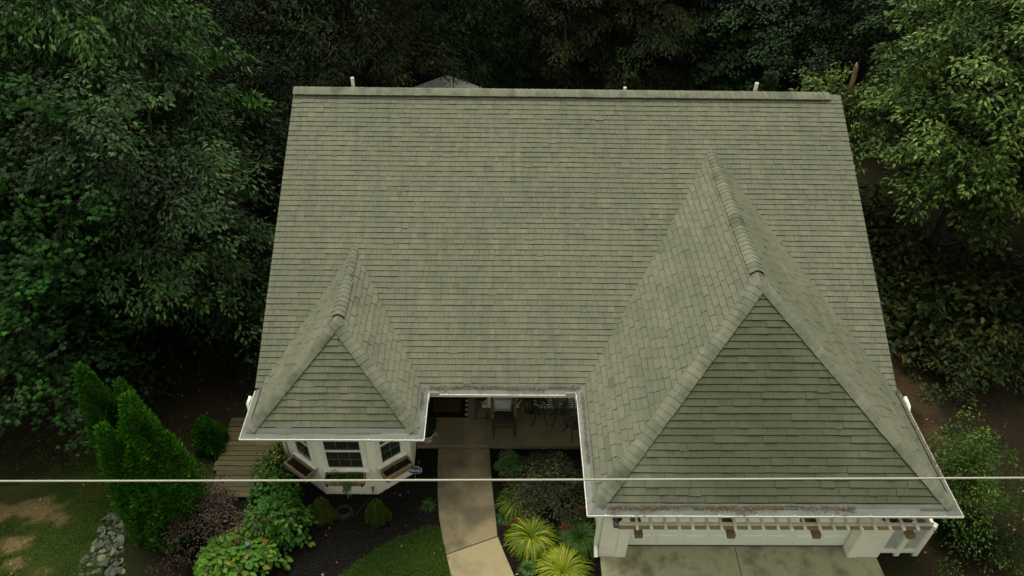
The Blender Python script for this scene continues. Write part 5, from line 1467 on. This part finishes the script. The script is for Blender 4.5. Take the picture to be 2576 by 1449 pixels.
L_LITTER = leaf_mat("leaf_litter", (0.0252, 0.01512, 0.00756), (0.1344, 0.084, 0.0378), .8, .25, .1)
BIG = [(-30, 10.5), (-30, 45), (30, 45), (30, 8), (8.7, 8), (8.9, 12), (9.2, 26), (-5.6, 26), (-5.6, 12.6), (-9, 11)]
def sparse(X, Y, rng): return (np.abs(X) < 6 + Y * .6) & (fbm(X, Y, 9, .8) + rng.normal(size=len(X)) * .5 > -.1)
flakes("leaf_litter", "fallen brown leaves on the shaded ground under the trees", [BIG], (-20, 22, 8, 30), 42000, 152, L_LITTER, .07, .04, .008, .02, sparse)
L_FALL = leaf_mat("fallen_leaf", (0.1344, 0.0756, 0.0336), (0.336, 0.2688, 0.1344), .7, .3, .1)
flakes("fallen_leaves", "scattered pale fallen leaves on lawn and soil", [BIG, LAWN_L, LAWN_C, BED_L, BED_R, RIGHT], (-14, 15, 7, 20), 620, 153, L_FALL, .075, .05, .03, .03)
# leaf debris along the roof edges above the gutters
rng = np.random.default_rng(161); PX = []
for (x0, x1, y0, n) in ((GX0 + .28, 5.9, GY - .012, 2600), (5.9, 6.9, GY - .012, 500), (-1.6, 1.75, ME_Y - .02, 900)):
    X = rng.uniform(x0, x1, n); w = np.abs(rng.normal(size=n)) * .030 * (1 + .5 * np.sin(X * 3.1) + .4 * np.sin(X * 9.7)); PX.append(np.stack([X, y0 + .055 - w * 1.3 + rng.uniform(0, .03, n), np.full(n, 2.918) + rng.uniform(-.004, .02, n) - w * .85], 1))
for (xc, s, y0, y1, n) in ((1.745, -1, 9.2, 11.1, 320), (-1.70, 1, 10.6, 11.15, 120), (8.93, 1, 8.9, 11.2, 380)):
    Y = rng.uniform(y0, y1, n); w = np.abs(rng.normal(size=n)) * .022; PX.append(np.stack([xc - s * .05 + s * w, Y, np.full(n, 2.925) + rng.uniform(-.004, .02, n) - w * .6], 1))
PX = np.concatenate(PX); m_ = len(PX); a = rng.uniform(0, 6.28, m_)
A = np.stack([np.cos(a), np.sin(a), rng.normal(size=m_) * .15], 1); N = np.array([0, 0, 1.0]) + rng.normal(size=(m_, 3)) * .3
o = link("roof_debris", np_mesh("roof_debris", *leaf_arrays(PX, A, N, .045 * rng.uniform(.5, 1.5, m_), .012 * rng.uniform(.6, 1.5, m_), 'rhomb', rng, rng.uniform(0, .95, m_)), leaf_mat("needle_debris", (.08, .055, .036), (.19, .145, .095), .9, .2, 0)))
tag(o, "brown needle debris lying along the roof edges", "debris", None, "stuff")
